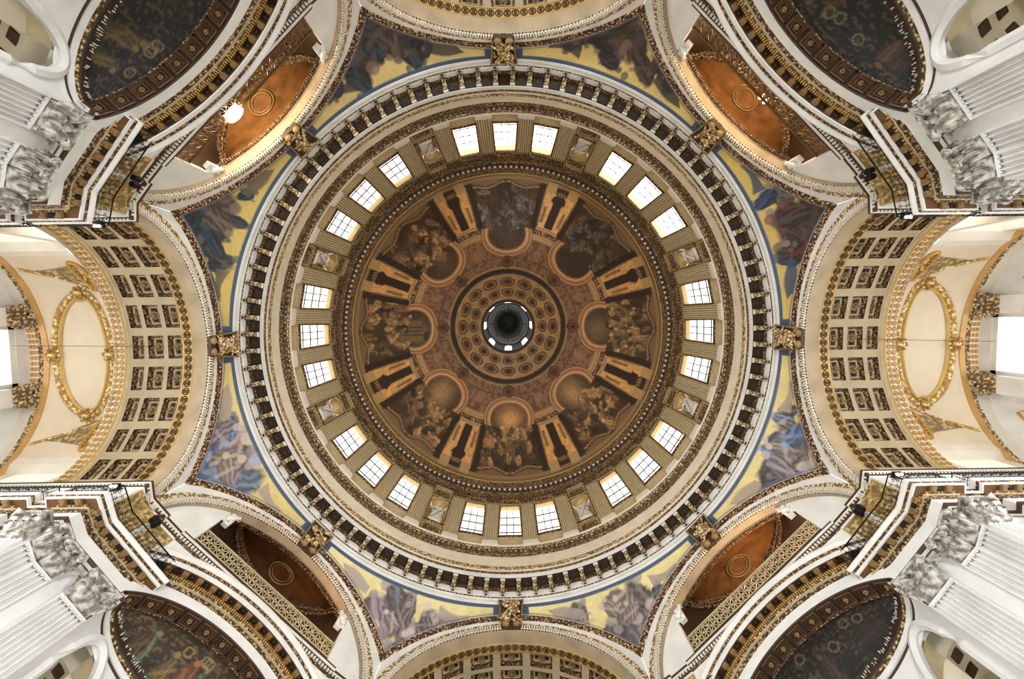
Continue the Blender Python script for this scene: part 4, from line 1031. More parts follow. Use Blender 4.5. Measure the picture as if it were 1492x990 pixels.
def gal_pt(D, s):
    dm = GB * math.sqrt(max(1e-6, 1 - (s / GS) ** 2)); f = min(1, (D - GD) / dm); return float(eH(s)) * (1 - f) + GZ * f + .45 * math.sin(PI * f)
def gal_wall():
    th = np.linspace(0, PI, 41); mb = MB(); mb.grid([[(GD + GB * math.sin(t), GS * math.cos(t), z) for t in th] for z in (GZ, 21.6)])
    for q in (-1, 1): mb.grid([[(JD + .45, q * 4.6, 21.6), (GD, q * GS, 21.6)], [(JD + .45, q * 4.6, 26), (GD, q * GS, 25.2)]])
    mb.grid([[(GD - .1, -4.6, 21.65), (GD - .1, 4.6, 21.65)], [(GD + GB + .3, -4.6, 21.65), (GD + GB + .3, 4.6, 21.65)]]); return mb
def gal_base():
    th = np.linspace(0, PI, 49); mb = MB()
    for z, r_, k in ((GZ - .05, .12, 0), (GZ - .3, .1, .06), (GZ - .55, .13, 0)): mb.tube([(GD + (GB - .08 - k) * math.sin(t), (GS - .08 - k) * math.cos(t), z) for t in th], r_, 6)
    return mb
def gal_ring(r, tk):
    def fn():
        t = np.arange(32) * 2 * PI / 32; return MB().tube([(19.85 + r * math.cos(q), r * math.sin(q), gal_pt(19.85 + r * math.cos(q), r * math.sin(q)) - .06) for q in t], tk, 6, closed=True)
    return fn
def balustrade_bars():
    mb = MB(); D = 17.5; z0, z1 = 22.02, 22.86; n = 34
    for k in range(n + 1):
        y = -4.4 + 8.8 * k / n; mb.abox(D - .02, D + .02, y - .022, y + .022, z0, z1)
        if k < n:
            w = 8.8 / n; c = y + w / 2
            if k % 6 == 2:
                t = np.arange(10) * 2 * PI / 10
                for zc in (22.3, 22.6): mb.tube(np.c_[np.full(10, D), c + .1 * np.cos(t), zc + .13 * np.sin(t)], .025, 4, closed=True, up=(1, 0, 0))
            else:
                for zz in (22.18, 22.62): mb.box((D, c, zz + .06), (.015, 0, 0), (0, .02, .0), (0, .08 * (1 if k % 2 else -1), .12))
                mb.box((D, c, 22.44), (.02, 0, 0), (0, .07, 0), (0, 0, .05))
    return mb
def scroll():
    mb = MB(); X = np.array([0, 1.0, 0]); Z = np.array([0, 0, 1.0])
    spiral(mb, (0, 0, 0), X, Z, .26, 1.6, .07); spiral(mb, (0, -.12, -.42), X, Z, .17, 1.4, .05)
    mb.tube([(0, .2, .1), (-.06, .1, -.2), (0, -.1, -.32)], .08, 6); mb.box((.1, .05, -.2), (.08, 0, 0), (0, .12, 0), (0, 0, .36)); return mb
# ledge profile, swept along a straight or bent plan: (offset toward the room, z)
LEDGE = [(-.5, 20.92), (0, 20.92), (.05, 20.98), (.05, 21.04), (.16, 21.08), (.16, 21.2), (.24, 21.22), (.30, 21.3), (.30, 21.46), (.22, 21.52), (-.6, 21.54)]
def sweep_line(prof, D, s0, s1, n=2, caps=True):
    s = np.linspace(s0, s1, n); G = [[(D - o, q, z) for (o, z) in prof] for q in s]; mb = MB().grid(G)
    for q in (s0, s1):
        k = len(prof); V = [(D - o, q, z) for (o, z) in prof] + [(D + .6, q, z) for (o, z) in prof]
        mb.quads(V, [[i, i + 1, k + i + 1, k + i] for i in range(k - 1)])
    return mb
# arched main cornice over the recess
HA, HBb = 7.0, 5.1
def hood_sweep(prof, n=90, s1=5.0):
    """prof of (D, z at the crown) following the segmental curve; frame x = D, y = s"""
    s = np.linspace(-s1, s1, n); drop = HBb * (1 - np.sqrt(1 - (s / HA) ** 2)); return MB().grid([[(D, q, z - d) for (D, z) in prof] for q, d in zip(s, drop)])
def hood_boxes(n, s1, D0, D1, z0, z1, frac):
    mb = MB()
    for k in range(n):
        s = -s1 + 2 * s1 * (k + .5) / n; w = 2 * s1 / n * frac / 2; d = HBb * (1 - math.sqrt(1 - (s / HA) ** 2)); sl = -HBb * s / HA ** 2 / math.sqrt(1 - (s / HA) ** 2)
        mb.box(((D0 + D1) / 2, s, (z0 + z1) / 2 - d), ((D1 - D0) / 2, 0, 0), (0, w, w * sl), (0, 0, (z1 - z0) / 2))
    return mb
RD = 16.92                                       # face of the recess arch
MA, MBh, MC = 4.9, 2.9, 15.85                     # its curve
def mH(s): return MC + MBh * np.sqrt(np.maximum(0, 1 - (np.asarray(s) / MA) ** 2))
CS, CB, CZ = 4.25, 2.4, 17.1                      # plan half width and depth of the recess, springing height
def conch(az):
    def fn():
        mb = MB(); D0 = 17.72; ns, nf = 150, 90; S = np.sin(np.linspace(-PI / 2, PI / 2, ns)) * 3.97; f = np.linspace(0, 1, nf)
        dm = (RD + CB * np.sqrt(1 - (S / CS) ** 2)) - D0; dm = np.maximum(dm, .02); top = mH(S)
        D = D0 + dm[:, None] * np.sin(f * PI / 2)[None]; Z = CZ + (top - CZ)[:, None] * np.cos(f * PI / 2)[None]
        up = (1 - f)[None] * 2.7 + 0 * D
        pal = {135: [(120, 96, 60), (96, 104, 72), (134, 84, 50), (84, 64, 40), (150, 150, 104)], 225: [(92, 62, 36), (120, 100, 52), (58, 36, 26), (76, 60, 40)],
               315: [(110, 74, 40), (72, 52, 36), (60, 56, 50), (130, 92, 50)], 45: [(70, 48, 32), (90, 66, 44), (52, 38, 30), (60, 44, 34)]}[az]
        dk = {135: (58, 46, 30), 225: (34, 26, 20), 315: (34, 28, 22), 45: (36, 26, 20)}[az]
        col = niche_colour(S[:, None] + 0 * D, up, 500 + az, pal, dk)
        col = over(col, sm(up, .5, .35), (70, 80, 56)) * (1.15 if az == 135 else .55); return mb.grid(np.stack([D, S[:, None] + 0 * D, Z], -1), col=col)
    return fn
def conch_side():
    mb = MB()
    for q in (-1, 1):
        s = np.array([3.97, 4.1, 4.25]) * q; mb.grid([[(17.72, a, CZ), (17.72, a, float(mH(3.97)))] for a in s])
    return mb
def plan(th, k=0.0): return (RD + (CB - k) * math.sin(th), (CS - k) * math.cos(th))
def band(prof, n=61):
    return MB().grid([[plan(t, k) + (z,) for (k, z) in prof] for t in np.linspace(0, PI, n)])
OPN = 3.55
def recess_wall():
    """curved wall with two round-headed openings to the aisles"""
    mb = MB(); n = 121; G = []
    for t in np.linspace(0, PI, n):
        D, s = plan(t, .02); h = 9.0
        dd = abs(abs(s) - OPN); D_ = D
        if .33 < t < 1.0 or .33 < PI - t < 1.0:
            u = ((t if t < PI / 2 else PI - t) - .665) / .335; h = 14.6 + 1.9 * math.sqrt(max(0, 1 - u * u)) if abs(u) < 1 else 9.0
        G.append([(D, s, z) for z in (h, h + (16.2 - h) * .5 if h < 16.2 else 16.6, 16.8)])
    return mb.grid(G)
def opening_trim(sg):
    def fn():
        mb = MB(); P = []
        for u in np.linspace(-1, 1, 25):
            t = .665 + .335 * u; t = t if sg > 0 else PI - t; D, s = plan(t, .05); P.append((D, s, 14.6 + 1.9 * math.sqrt(max(0, 1 - u * u))))
        P = [(P[0][0], P[0][1], 9)] + P + [(P[-1][0], P[-1][1], 9)]
        return mb.tube(P, .2, 6)
    return fn
GLOWC = {135: (0.9, 60), 225: (1.0, 420), 315: (1.0, 330), 45: (1.0, 260)}
for az in (45, 135, 225, 315):
    sd = SIDE[az]; tone = 'gold_mosaic_niche' if az != 135 else 'niche_brown'
    a = arches[az]
    ja = Thing('wall_' + sd.replace(' ', '_'), 'pale jamb walls either side of the %s gallery opening' % sd, 'wall', (JD, 0, 21.6), az, kind='structure')
    ja.part('jambs', 'jamb', jamb, 'marble')
    for q in (-1, 1): ja.part('scroll', 'scr%d' % q, scroll, 'marble', M=frame((JD + .1, q * 4.2, 24.75), (1.4, 0, 0), (0, -q * 1.5, 0), (0, 0, 1.4)))
    gv = Thing('ceiling', 'small %s half dome of the %s upper gallery' % ('glowing gold mosaic' if az != 135 else 'dim brown', sd), 'vault', (GD, 0, 24), az, kind='structure')
    gv.part('conch', 'gc%s' % tone, gal_conch, tone, smooth=True); gv.part('back_wall', 'gw', gal_wall, 'dark_wood'); gv.part('base_moulding', 'gb', gal_base, 'orn_dark', smooth=True)
    gv.part('ring', 'gr1', gal_ring(.78, .06), 'dull_gold', smooth=True); gv.part('ring', 'gr2', gal_ring(.6, .045), 'dull_gold', smooth=True)
    gv.part('edge_leaves', 'gel', lambda: arch_boxes(17.62, 17.78, -.16, .0, 60, .6, t0=.9, t1=PI - .9), 'orn_dark', kind='stuff')
    bl = Thing('balustrade', 'pierced %s balustrade across the %s upper gallery' % ('cream' if az in (45, 135) else 'dull gold', sd), 'railing', (17.5, 0, 21.55), az, 'gallery balustrades')
    lt = 'lattice' if az in (45, 135) else 'dull_lattice'
    bl.part('lattice', 'ball', balustrade_bars, lt, kind='stuff'); bl.part('top_rail', 'balt', lambda: MB().abox(17.44, 17.56, -4.42, 4.42, 22.86, 22.93), lt)
    bl.part('bottom_rail', 'balb', lambda: MB().abox(17.44, 17.56, -4.42, 4.42, 21.95, 22.03), lt); bl.part('plinth', 'balp', lambda: MB().abox(17.44, 17.6, -4.42, 4.42, 21.54, 21.95), 'brown')
    lg = Thing('trim_%d' % (3 + az // 45), 'straight dentilled ledge under the %s gallery balustrade' % sd, 'ledge', (17.3, 0, 20.9), az, kind='structure')
    lg.part('moulding', 'lgm', lambda: sweep_line([(o, z + .04) for o, z in LEDGE], 17.42, -4.95, 4.95), 'brown')
    lg.part('dark_soffit', 'lgd', lambda: sweep_line([(.03, 21.0), (.19, 21.12), (.19, 21.2)], 17.42, -4.96, 4.96), 'orn_dark'); lg.part('fillet', 'lge', lambda: sweep_line([(.28, 21.27), (.325, 21.29), (.325, 21.38), (.3, 21.39)], 17.42, -4.97, 4.97), 'marble'); lg.part('fillet', 'lgf', lambda: sweep_line([(.0, 20.93), (.06, 20.95), (.06, 21.0), (.04, 21.02)], 17.42, -4.97, 4.97), 'marble')
    def dent():
        mb = MB()
        for k in range(56): y = -4.9 + 9.8 * (k + .5) / 56; mb.abox(17.42 - .26, 17.42 - .16, y - .05, y + .05, 21.1, 21.22)
        return mb
    lg.part('dentil_row', 'lgt', dent, 'cream_light', kind='stuff')
    for q, nm in ((1, 'clockwise'), (-1, 'counter-clockwise')):
        pass
    aw = Thing('wall_' + sd.replace(' ', '_') + '_attic', 'narrow pale wall between arched cornice and balustrade ledge, %s bay' % sd, 'wall', (17.45, 0, 20), az, kind='structure')
    aw.part('masonry', 'aw', lambda: MB().grid([[(17.4, s, 19.3), (17.4, s, 21.05)] for s in np.linspace(-4.8, 4.8, 5)]), 'marble')
    hd = Thing('arched_cornice', 'curved bracketed main cornice arching over the dark mosaic recess, %s' % sd, 'cornice', (16.6, 0, 19), az, 'arched cornices of the diagonal bays')
    hd.part('sima', 'hs', lambda: hood_sweep([(17.5, 20.9), (16.6, 20.88), (16.58, 20.78), (16.64, 20.6), (16.62, 20.52)]), 'marble')
    hd.part('leaf_edge', 'hl', lambda: hood_sweep([(16.62, 20.52), (16.66, 20.46), (16.68, 20.34), (16.64, 20.3)]), 'orn_brown')
    hd.part('lip', 'hp', lambda: hood_sweep([(16.64, 20.3), (16.58, 20.28), (16.58, 20.06), (16.62, 20.04)]), 'marble')
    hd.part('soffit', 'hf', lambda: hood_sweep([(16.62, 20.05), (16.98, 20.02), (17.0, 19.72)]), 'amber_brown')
    hd.part('bed_moulding', 'hb', lambda: hood_sweep([(17.0, 19.72), (16.92, 19.7), (16.92, 19.62), (16.98, 19.56)]), 'orn_gold')
    hd.part('dentil_row', 'hdn', lambda: hood_boxes(92, 5.0, 16.84, 16.96, 19.66, 19.78, .5), 'gilt_soft', kind='stuff')
    hd.part('cream_moulding', 'hc', lambda: hood_sweep([(16.98, 19.56), (16.9, 19.54), (16.88, 19.44), (16.94, 19.42)]), 'tan_rib'); hd.part('bead_moulding', 'hbe', lambda: hood_sweep([(16.94, 19.42), (16.9, 19.4), (16.94, 19.24), (17.0, 19.22)]), 'orn_brown')
    for k in range(15):
        s = (k - 7) * .66; d = HBb * (1 - math.sqrt(1 - (s / HA) ** 2)); sl = -HBb * s / HA ** 2 / math.sqrt(1 - (s / HA) ** 2); ln = math.hypot(1, sl)
        M = frame((16.98, s, 20.02 - d), (1, 0, 0), (0, 1 / ln, sl / ln), (0, -sl / ln, 1 / ln))
        hd.part('modillion', 'mod', lambda: MB().box((-.14, 0, -.07), (.18, 0, 0), (0, .1, 0), (0, 0, .08), .95).abox(-.34, -.2, -.12, .12, -.2, -.02).ball((-.1, 0, -.17), (.12, .09, .07), 6, 5), 'brown_gilt', M=M)
        s2 = s + .33
        if k < 14:
            d = HBb * (1 - math.sqrt(1 - (s2 / HA) ** 2)); sl = -HBb * s2 / HA ** 2 / math.sqrt(1 - (s2 / HA) ** 2); ln = math.hypot(1, sl)
            hd.part('rosette', 'hro', lambda: MB().box((0, 0, 0), (.12, 0, 0), (0, .13, 0), (0, 0, .02)).ball((0, 0, -.05), (.08, .09, .05), 6, 5), 'brown_dark', M=frame((16.8, s2, 20.02 - d), (1, 0, 0), (0, 1 / ln, sl / ln), (0, -sl / ln, 1 / ln)))
    rc = Thing('wall_' + sd.replace(' ', '_') + '_recess', 'curved recess below the arched cornice, %s, with openings to the aisle' % sd, 'wall', (17.5, 0, 12), az, kind='structure')
    def frieze():
        s = np.linspace(-5.2, 5.2, 80); top = 19.26 - HBb * (1 - np.sqrt(1 - (s / HA) ** 2)) + 0 * s; bot = np.where(np.abs(s) < 4.32, mH(s), 16.9)
        return MB().grid(np.stack([np.c_[np.full(80, RD), s, bot], np.c_[np.full(80, RD + .04), s, top]], 1))
    rc.part('frieze', 'rfz', frieze, 'marble')
    def msoff():
        s = 4.3 * np.sin(np.linspace(-PI / 2, PI / 2, 70)); return MB().grid([[(RD - .01, q, float(mH(q))), (RD + .04, q, float(mH(q)) - .05), (RD + .06, q, float(mH(q))), (17.72, q, float(mH(q)))] for q in s])
    rc.part('arch_soffit', 'rso', msoff, 'dark_wood')
    s_ = np.linspace(-4.3, 4.3, 2001); z_ = mH(s_); L_ = np.r_[0, np.cumsum(np.hypot(np.diff(s_), np.diff(z_)))]
    for k in range(11):
        l = L_[-1] * (k + .5) / 11; q = np.interp([l - .2, l, l + .2], L_, s_); zz = mH(q); T = np.array([q[2] - q[0], zz[2] - zz[0]]); T /= np.linalg.norm(T); Nn = np.array([T[1], -T[0]]) * -1
        M = frame(((RD + 17.72) / 2 + .03, q[1], float(zz[1]) - .03), (1, 0, 0), (0, T[0], T[1]), (0, Nn[0], Nn[1]))
        cf = rc.part('coffer', 'mcf', lambda: stepped(.34, .35, [(0, 0), (.0, -.06), (.05, -.08), (.08, .0), (.13, .01), (.14, -.05), (.18, -.05), (.19, .03)]), 'niche_brown', M=M)
        rc.part('rosette', 'mcr', lambda: rosette(.13), 'dull_gold', parent=cf, M=M @ frame((0, 0, -.02), (1, 0, 0), (0, 1, 0), (0, 0, 1)))
    mo = Thing('recess_mosaic', {135: 'dark olive and brown half-dome mosaic with a pale green robed figure', 225: 'very dark half-dome mosaic with yellow-robed figures', 315: 'dark half-dome mosaic with lettered rim and brown robed figures', 45: 'almost black half-dome mosaic with faint haloed figures'}[az] + ', ' + sd, 'mosaic', (18, 0, 17.2), az, 'half-dome mosaics of the diagonal recesses')
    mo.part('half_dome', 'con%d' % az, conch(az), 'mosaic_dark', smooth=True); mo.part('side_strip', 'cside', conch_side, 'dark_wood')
    mo.part('leaf_edge', 'cle', lambda: MB().grid([[(17.7, q, float(mH(q)) - .0), (17.68, q, float(mH(q)) - .1), (17.74, q, float(mH(q)) - .12)] for q in np.linspace(-3.97, 3.97, 60)]), 'orn_dark')
    def glints():
        mb = MB(); rg = np.random.RandomState(az)
        for t in np.linspace(.35, PI - .35, 90):
            if rg.rand() < .25: continue
            D, s = plan(t, .1 + .05); z = CZ + .12
            for q in range(rg.randint(1, 3)):
                zz = z + rg.uniform(0, .16); mb.box((D, s, zz), (.012, 0, 0), (0, rg.uniform(.01, .03), rg.uniform(-.03, .03)), (0, rg.uniform(-.01, .01), rg.uniform(.02, .06)))
        return mb
    mo.part('rim_inscription', 'gli%d' % az, glints, 'statue_white', kind='stuff')
    rc.part('rim_band', 'rb1', lambda: band([(.0, 17.36), (.1, 17.34), (.12, 17.1), (.08, 17.02)]), 'dark_wood'); rc.part('gilt_moulding', 'rb2', lambda: band([(.08, 17.02), (.14, 17.0), (.13, 16.92), (.06, 16.9)]), 'orn_gold')
    rc.part('pale_moulding', 'rb3', lambda: band([(.06, 16.9), (.12, 16.86), (.1, 16.68), (.03, 16.66)]), 'marble'); rc.part('brown_line', 'rb4', lambda: band([(.03, 16.66), (.06, 16.64), (.05, 16.57), (.0, 16.56)]), 'brown')
    rc.part('lower_moulding', 'rb5', lambda: band([(.0, 16.56), (.05, 16.54), (.04, 16.4), (.0, 16.38), (.03, 16.36), (.02, 16.24), (-.02, 16.22)]), 'marble_low')
    rc.part('masonry', 'rw', recess_wall, 'marble_low'); rc.part('passage_ceiling', 'rwl', lambda: band([(-.03, 16.95), (-5, 16.95)]), 'marble_low')
    for q in (-1, 1): rc.part('arch_trim', 'rwt%d' % q, opening_trim(q), 'marble_low')
    # aisle vault glimpsed through the openings
    av = Thing('ceiling', 'cream and brown aisle vault glimpsed through the %s corner openings' % sd, 'vault', (23, 0, 14), az, kind='structure')
    def aisle():
        mb = MB()
        for q in (-1, 1):
            for D0, D1, r in ((19.3, 21.2, 2.95), (21.8, 27, 2.7)):
                P = [(q * (4.6 + r * math.cos(t)), 13.3 + r * math.sin(t)) for t in np.linspace(0, PI, 25)]
                mb.grid([[(D0, s, z), (D1, s, z)] for s, z in P])
            mb.grid([[(21.2, q * (4.6 + 2.95 * math.cos(t)), 13.3 + 2.95 * math.sin(t)), (21.2, q * (4.6 + 2.5 * math.cos(t)), 13.3 + 2.5 * math.sin(t)), (21.8, q * (4.6 + 2.5 * math.cos(t)), 13.3 + 2.5 * math.sin(t)), (21.8, q * (4.6 + 2.75 * math.cos(t)), 13.3 + 2.75 * math.sin(t))] for t in np.linspace(0, PI, 25)])
            mb.grid([[(27, q * 4.6 - 3.4, 3), (27, q * 4.6 - 3.4, 18)], [(27, q * 4.6 + 3.4, 3), (27, q * 4.6 + 3.4, 18)]])
            mb.grid([[(19.3, q * (4.6 + 2.95 * math.cos(t)), 13.3 + 2.95 * math.sin(t)), (19.3, q * (4.6 + 3.6 * math.cos(t)), 13.3 + 3.75 * math.sin(t))] for t in np.linspace(0, PI, 25)])
            for w_ in (-1, 1):
                y0, y1 = q * 4.6 + w_ * 2.9, q * 4.6 + w_ * 8.0
                mb.grid([[(19.3, y0, 3), (19.3, y0, 13.4)], [(27, y0, 3), (27, y0, 13.4)]]); mb.grid([[(19.3, y0, 3), (19.3, y0, 17.05)], [(19.3, y1, 3), (19.3, y1, 17.05)]])
        return mb
    av.part('plaster', 'avp', aisle, 'cream')
    def aribs():
        mb = MB()
        for q in (-1, 1):
            for k in range(11):
                t = PI * (k + .5) / 11
                for d in (19.7, 20.5): 
                    o = (d, q * 4.6 + 2.92 * math.cos(t), 13.3 + 2.92 * math.sin(t)); mb.box(o, (.24, 0, 0), (0, -math.sin(t) * .26, math.cos(t) * .26), (0, -math.cos(t) * .05, -math.sin(t) * .05), .7)
        return mb
    av.part('coffer_rows', 'avc', aribs, 'brown', kind='stuff')
    # lamps in the upper gallery
    c, s0 = math.cos(math.radians(az)), math.sin(math.radians(az))
    def W3(D, s, z): return (c * D - s0 * s, s0 * D + c * s, z)
    if az == 225:
        lm = Thing('floodlight', 'glaring floodlight with starburst glow in the upper left gallery', 'lamp', (17.62, -1.15, 22.6), az)
        lm.part('lens', 'flA', lambda: MB().ball((17.5, -1.15, 22.95), (.14, .5, .36), 14, 10), 'bulb_hot', smooth=True); lm.part('housing', 'flB', lambda: MB().abox(17.62, 17.85, -1.6, -.7, 22.6, 23.3).abox(17.7, 17.76, -1.18, -1.12, 21.65, 22.6), 'iron')
        light('POINT', W3(19.6, -1.0, 23.6), 420, (1, .76, .48), .3, name='gallery_lamp_light')
    elif az == 315:
        for k, sv in enumerate((.36, .66)):
            lm = Thing('gallery_lamp', 'small warm lamp in the upper right gallery, %s of the pair' % ('upper' if k else 'lower'), 'lamp', (17.62, -sv, 22.9), az, 'upper right gallery lamps')
            lm.part('bulb', 'gbu%d' % k, lambda sv=sv: MB().ball((17.58, sv * 1.0, 23.02), .1, 10, 8), 'bulb_warm', smooth=True); lm.part('stem', 'gst%d' % k, lambda sv=sv: MB().abox(17.62, 17.68, sv - .03, sv + .03, 21.6, 23.0), 'iron')
        light('POINT', W3(19.6, .5, 23.6), 240, (1, .72, .44), .3, name='gallery_lamp_light'); light('POINT', W3(19.0, -2.4, 23.4), 130, (1, .72, .44), .3, name='gallery_lamp_light')
    elif az == 45:
        light('POINT', W3(19.4, -1.6, 23.4), 260, (1, .68, .4), .3, name='gallery_lamp_light')
    else:
        light('POINT', W3(19.3, -2.2, 23.4), 110, (1, .62, .3), .3, name='gallery_lamp_light')
    # row of round spotlights standing behind the balustrade
    for k in range(4):
        sv = {135: -1.9 - .42 * k, 315: -1.0 - .42 * k, 225: 1.6 + .5 * k, 45: 2.0 + .4 * k}[az]
        sp = Thing('round_spotlight', 'black round spotlight behind the %s balustrade, %s of four' % (sd, ('first', 'second', 'third', 'fourth')[k]), 'lamp', (17.95, sv, 21.7), az, 'spotlights behind the %s balustrade' % sd)
        sph_ = sp.part('housing', 'sph%d%d' % (az, k), lambda sv=sv: MB().ball((17.95, sv, 23.15), .14, 8, 6).abox(17.93, 17.97, sv - .02, sv + .02, 21.7, 23.1), 'iron'); sp.part('lens', 'spl%d%d' % (az, k), lambda sv=sv: MB().ball((17.87, sv + .03, 23.08), .07, 8, 6), 'statue_white', parent=sph_)

# ================================================================== the eight piers
WP = [(27.3, 5.98), (19.75, 5.98), (19.75, 6.33), (18.1, 6.33), (18.1, 5.98), (16.87, 5.98), (16.66, 6.86), (14.93, 9.18), (15.6, 9.7)]
AP = [(27.3, 6.3), (17.14, 6.3), (17.09, 7.0), (16.5, 7.75), (16.62, 7.85), (15.68, 8.95)]
def offs(poly, o):
    P = np.asarray(poly, float); n = len(P); out = []
    d = np.diff(P, axis=0); d /= np.linalg.norm(d, axis=1)[:, None]; N = np.c_[-d[:, 1], d[:, 0]]
    for i in range(n):
        a = N[max(i - 1, 0)]; b = N[min(i, n - 2)]; m_ = a + b; m_ = m_ / (np.dot(m_, m_) / 2 + 1e-9); out.append(P[i] + m_ * o)
    return np.array(out)
def psweep(prof, poly):
    G = []
    for (o, z) in prof: G.append(np.c_[offs(poly, o), np.full(len(poly), z)])
    return MB().grid(np.stack(G, 1))
def along(poly, i, a, b=None):
    """point at distance a along segment i, with unit direction and room normal"""
    P = np.asarray(poly, float); d = P[i + 1] - P[i]; L = np.linalg.norm(d); d /= L; return P[i] + d * a, d, np.array([-d[1], d[0]]), L
def mirrored(fn, mir):
    def g():
        mb = fn()
        if mir: mb.v = [q * np.array([1, -1, 1]) for q in mb.v]; mb.q = [q[:, ::-1] for q in mb.q]; mb.t = [q[:, ::-1] for q in mb.t]
        return mb
    return g
def rail(poly, off, z0, z1, i0, i1):
    def fn():
        mb = MB(); P = offs(poly, off)[i0:i1 + 1]
        for z in (z0, z1, z0 + (z1 - z0) * .18): mb.tube(np.c_[P, np.full(len(P), z)], .03 if z in (z0, z1) else .015, 5)
        for a, b in zip(P[:-1], P[1:]):
            L = np.linalg.norm(b - a); n = max(2, int(L / .2)); d = (b - a) / L; nn = np.array([-d[1], d[0], 0])
            for k in range(n):
                q = a + d * L * (k + .5) / n; o = np.array([q[0], q[1], 0])
                if L < .25: continue
                D3 = np.array([d[0], d[1], 0]); Z = np.array([0, 0, 1.0])
                mb.tube([o + Z * z0, o + Z * z1], .013, 4, up=nn)
                sg = 1 if k % 2 else -1; zc = (z0 + z1) / 2
                spiral(mb, o + D3 * .05 + Z * (zc + .14), D3, Z, .1, 1.1, .014, 3, 9, sg); spiral(mb, o - D3 * .03 + Z * (zc - .12), D3, Z, .1, 1.1, .014, 3, 9, -sg)
        return mb
    return fn
def shaft_face(p0, p1, z0, z1, n):
    """fluted face between two plan points (room side to the left of p0 -> p1)"""
    mb = MB(); p0 = np.array(p0); p1 = np.array(p1); d = (p1 - p0); L = np.linalg.norm(d); d /= L; N = np.array([-d[1], d[0]]); pts = [(0, -.15), (0, 0), (.05 * L, 0)]
    w = .9 * L / n
    for k in range(n):
        c = .05 * L + w * (k + .5)
        for q, x in ((-.36, 0), (-.33, -.09), (0, -.14), (.33, -.09), (.36, 0)): pts.append((c + q * w, x))
    pts += [(.95 * L, 0), (L, 0), (L, -.15)]
    G = [[tuple(p0 + d * t + N * x) + (z,) for (t, x) in pts] for z in (z0, z1)]; mb.grid(G)
    for k in range(n):          # round heads of the flutes
        c = .05 * L + w * (k + .5); o = p0 + d * c; mb.ball((o[0] - N[0] * .02, o[1] - N[1] * .02, z1 - .0), (w * .32, w * .32, .05), 6, 4)
    return mb
SEG = [(5, 'arm face'), (6, 'face')]
ARM = {0: ('right', 'lower right', False), 1: ('right', 'upper right', True), 2: ('bottom', 'lower left', False), 3: ('bottom', 'lower right', True),
       4: ('left', 'upper left', False), 5: ('left', 'lower left', True), 6: ('top', 'upper right', False), 7: ('top', 'upper left', True)}
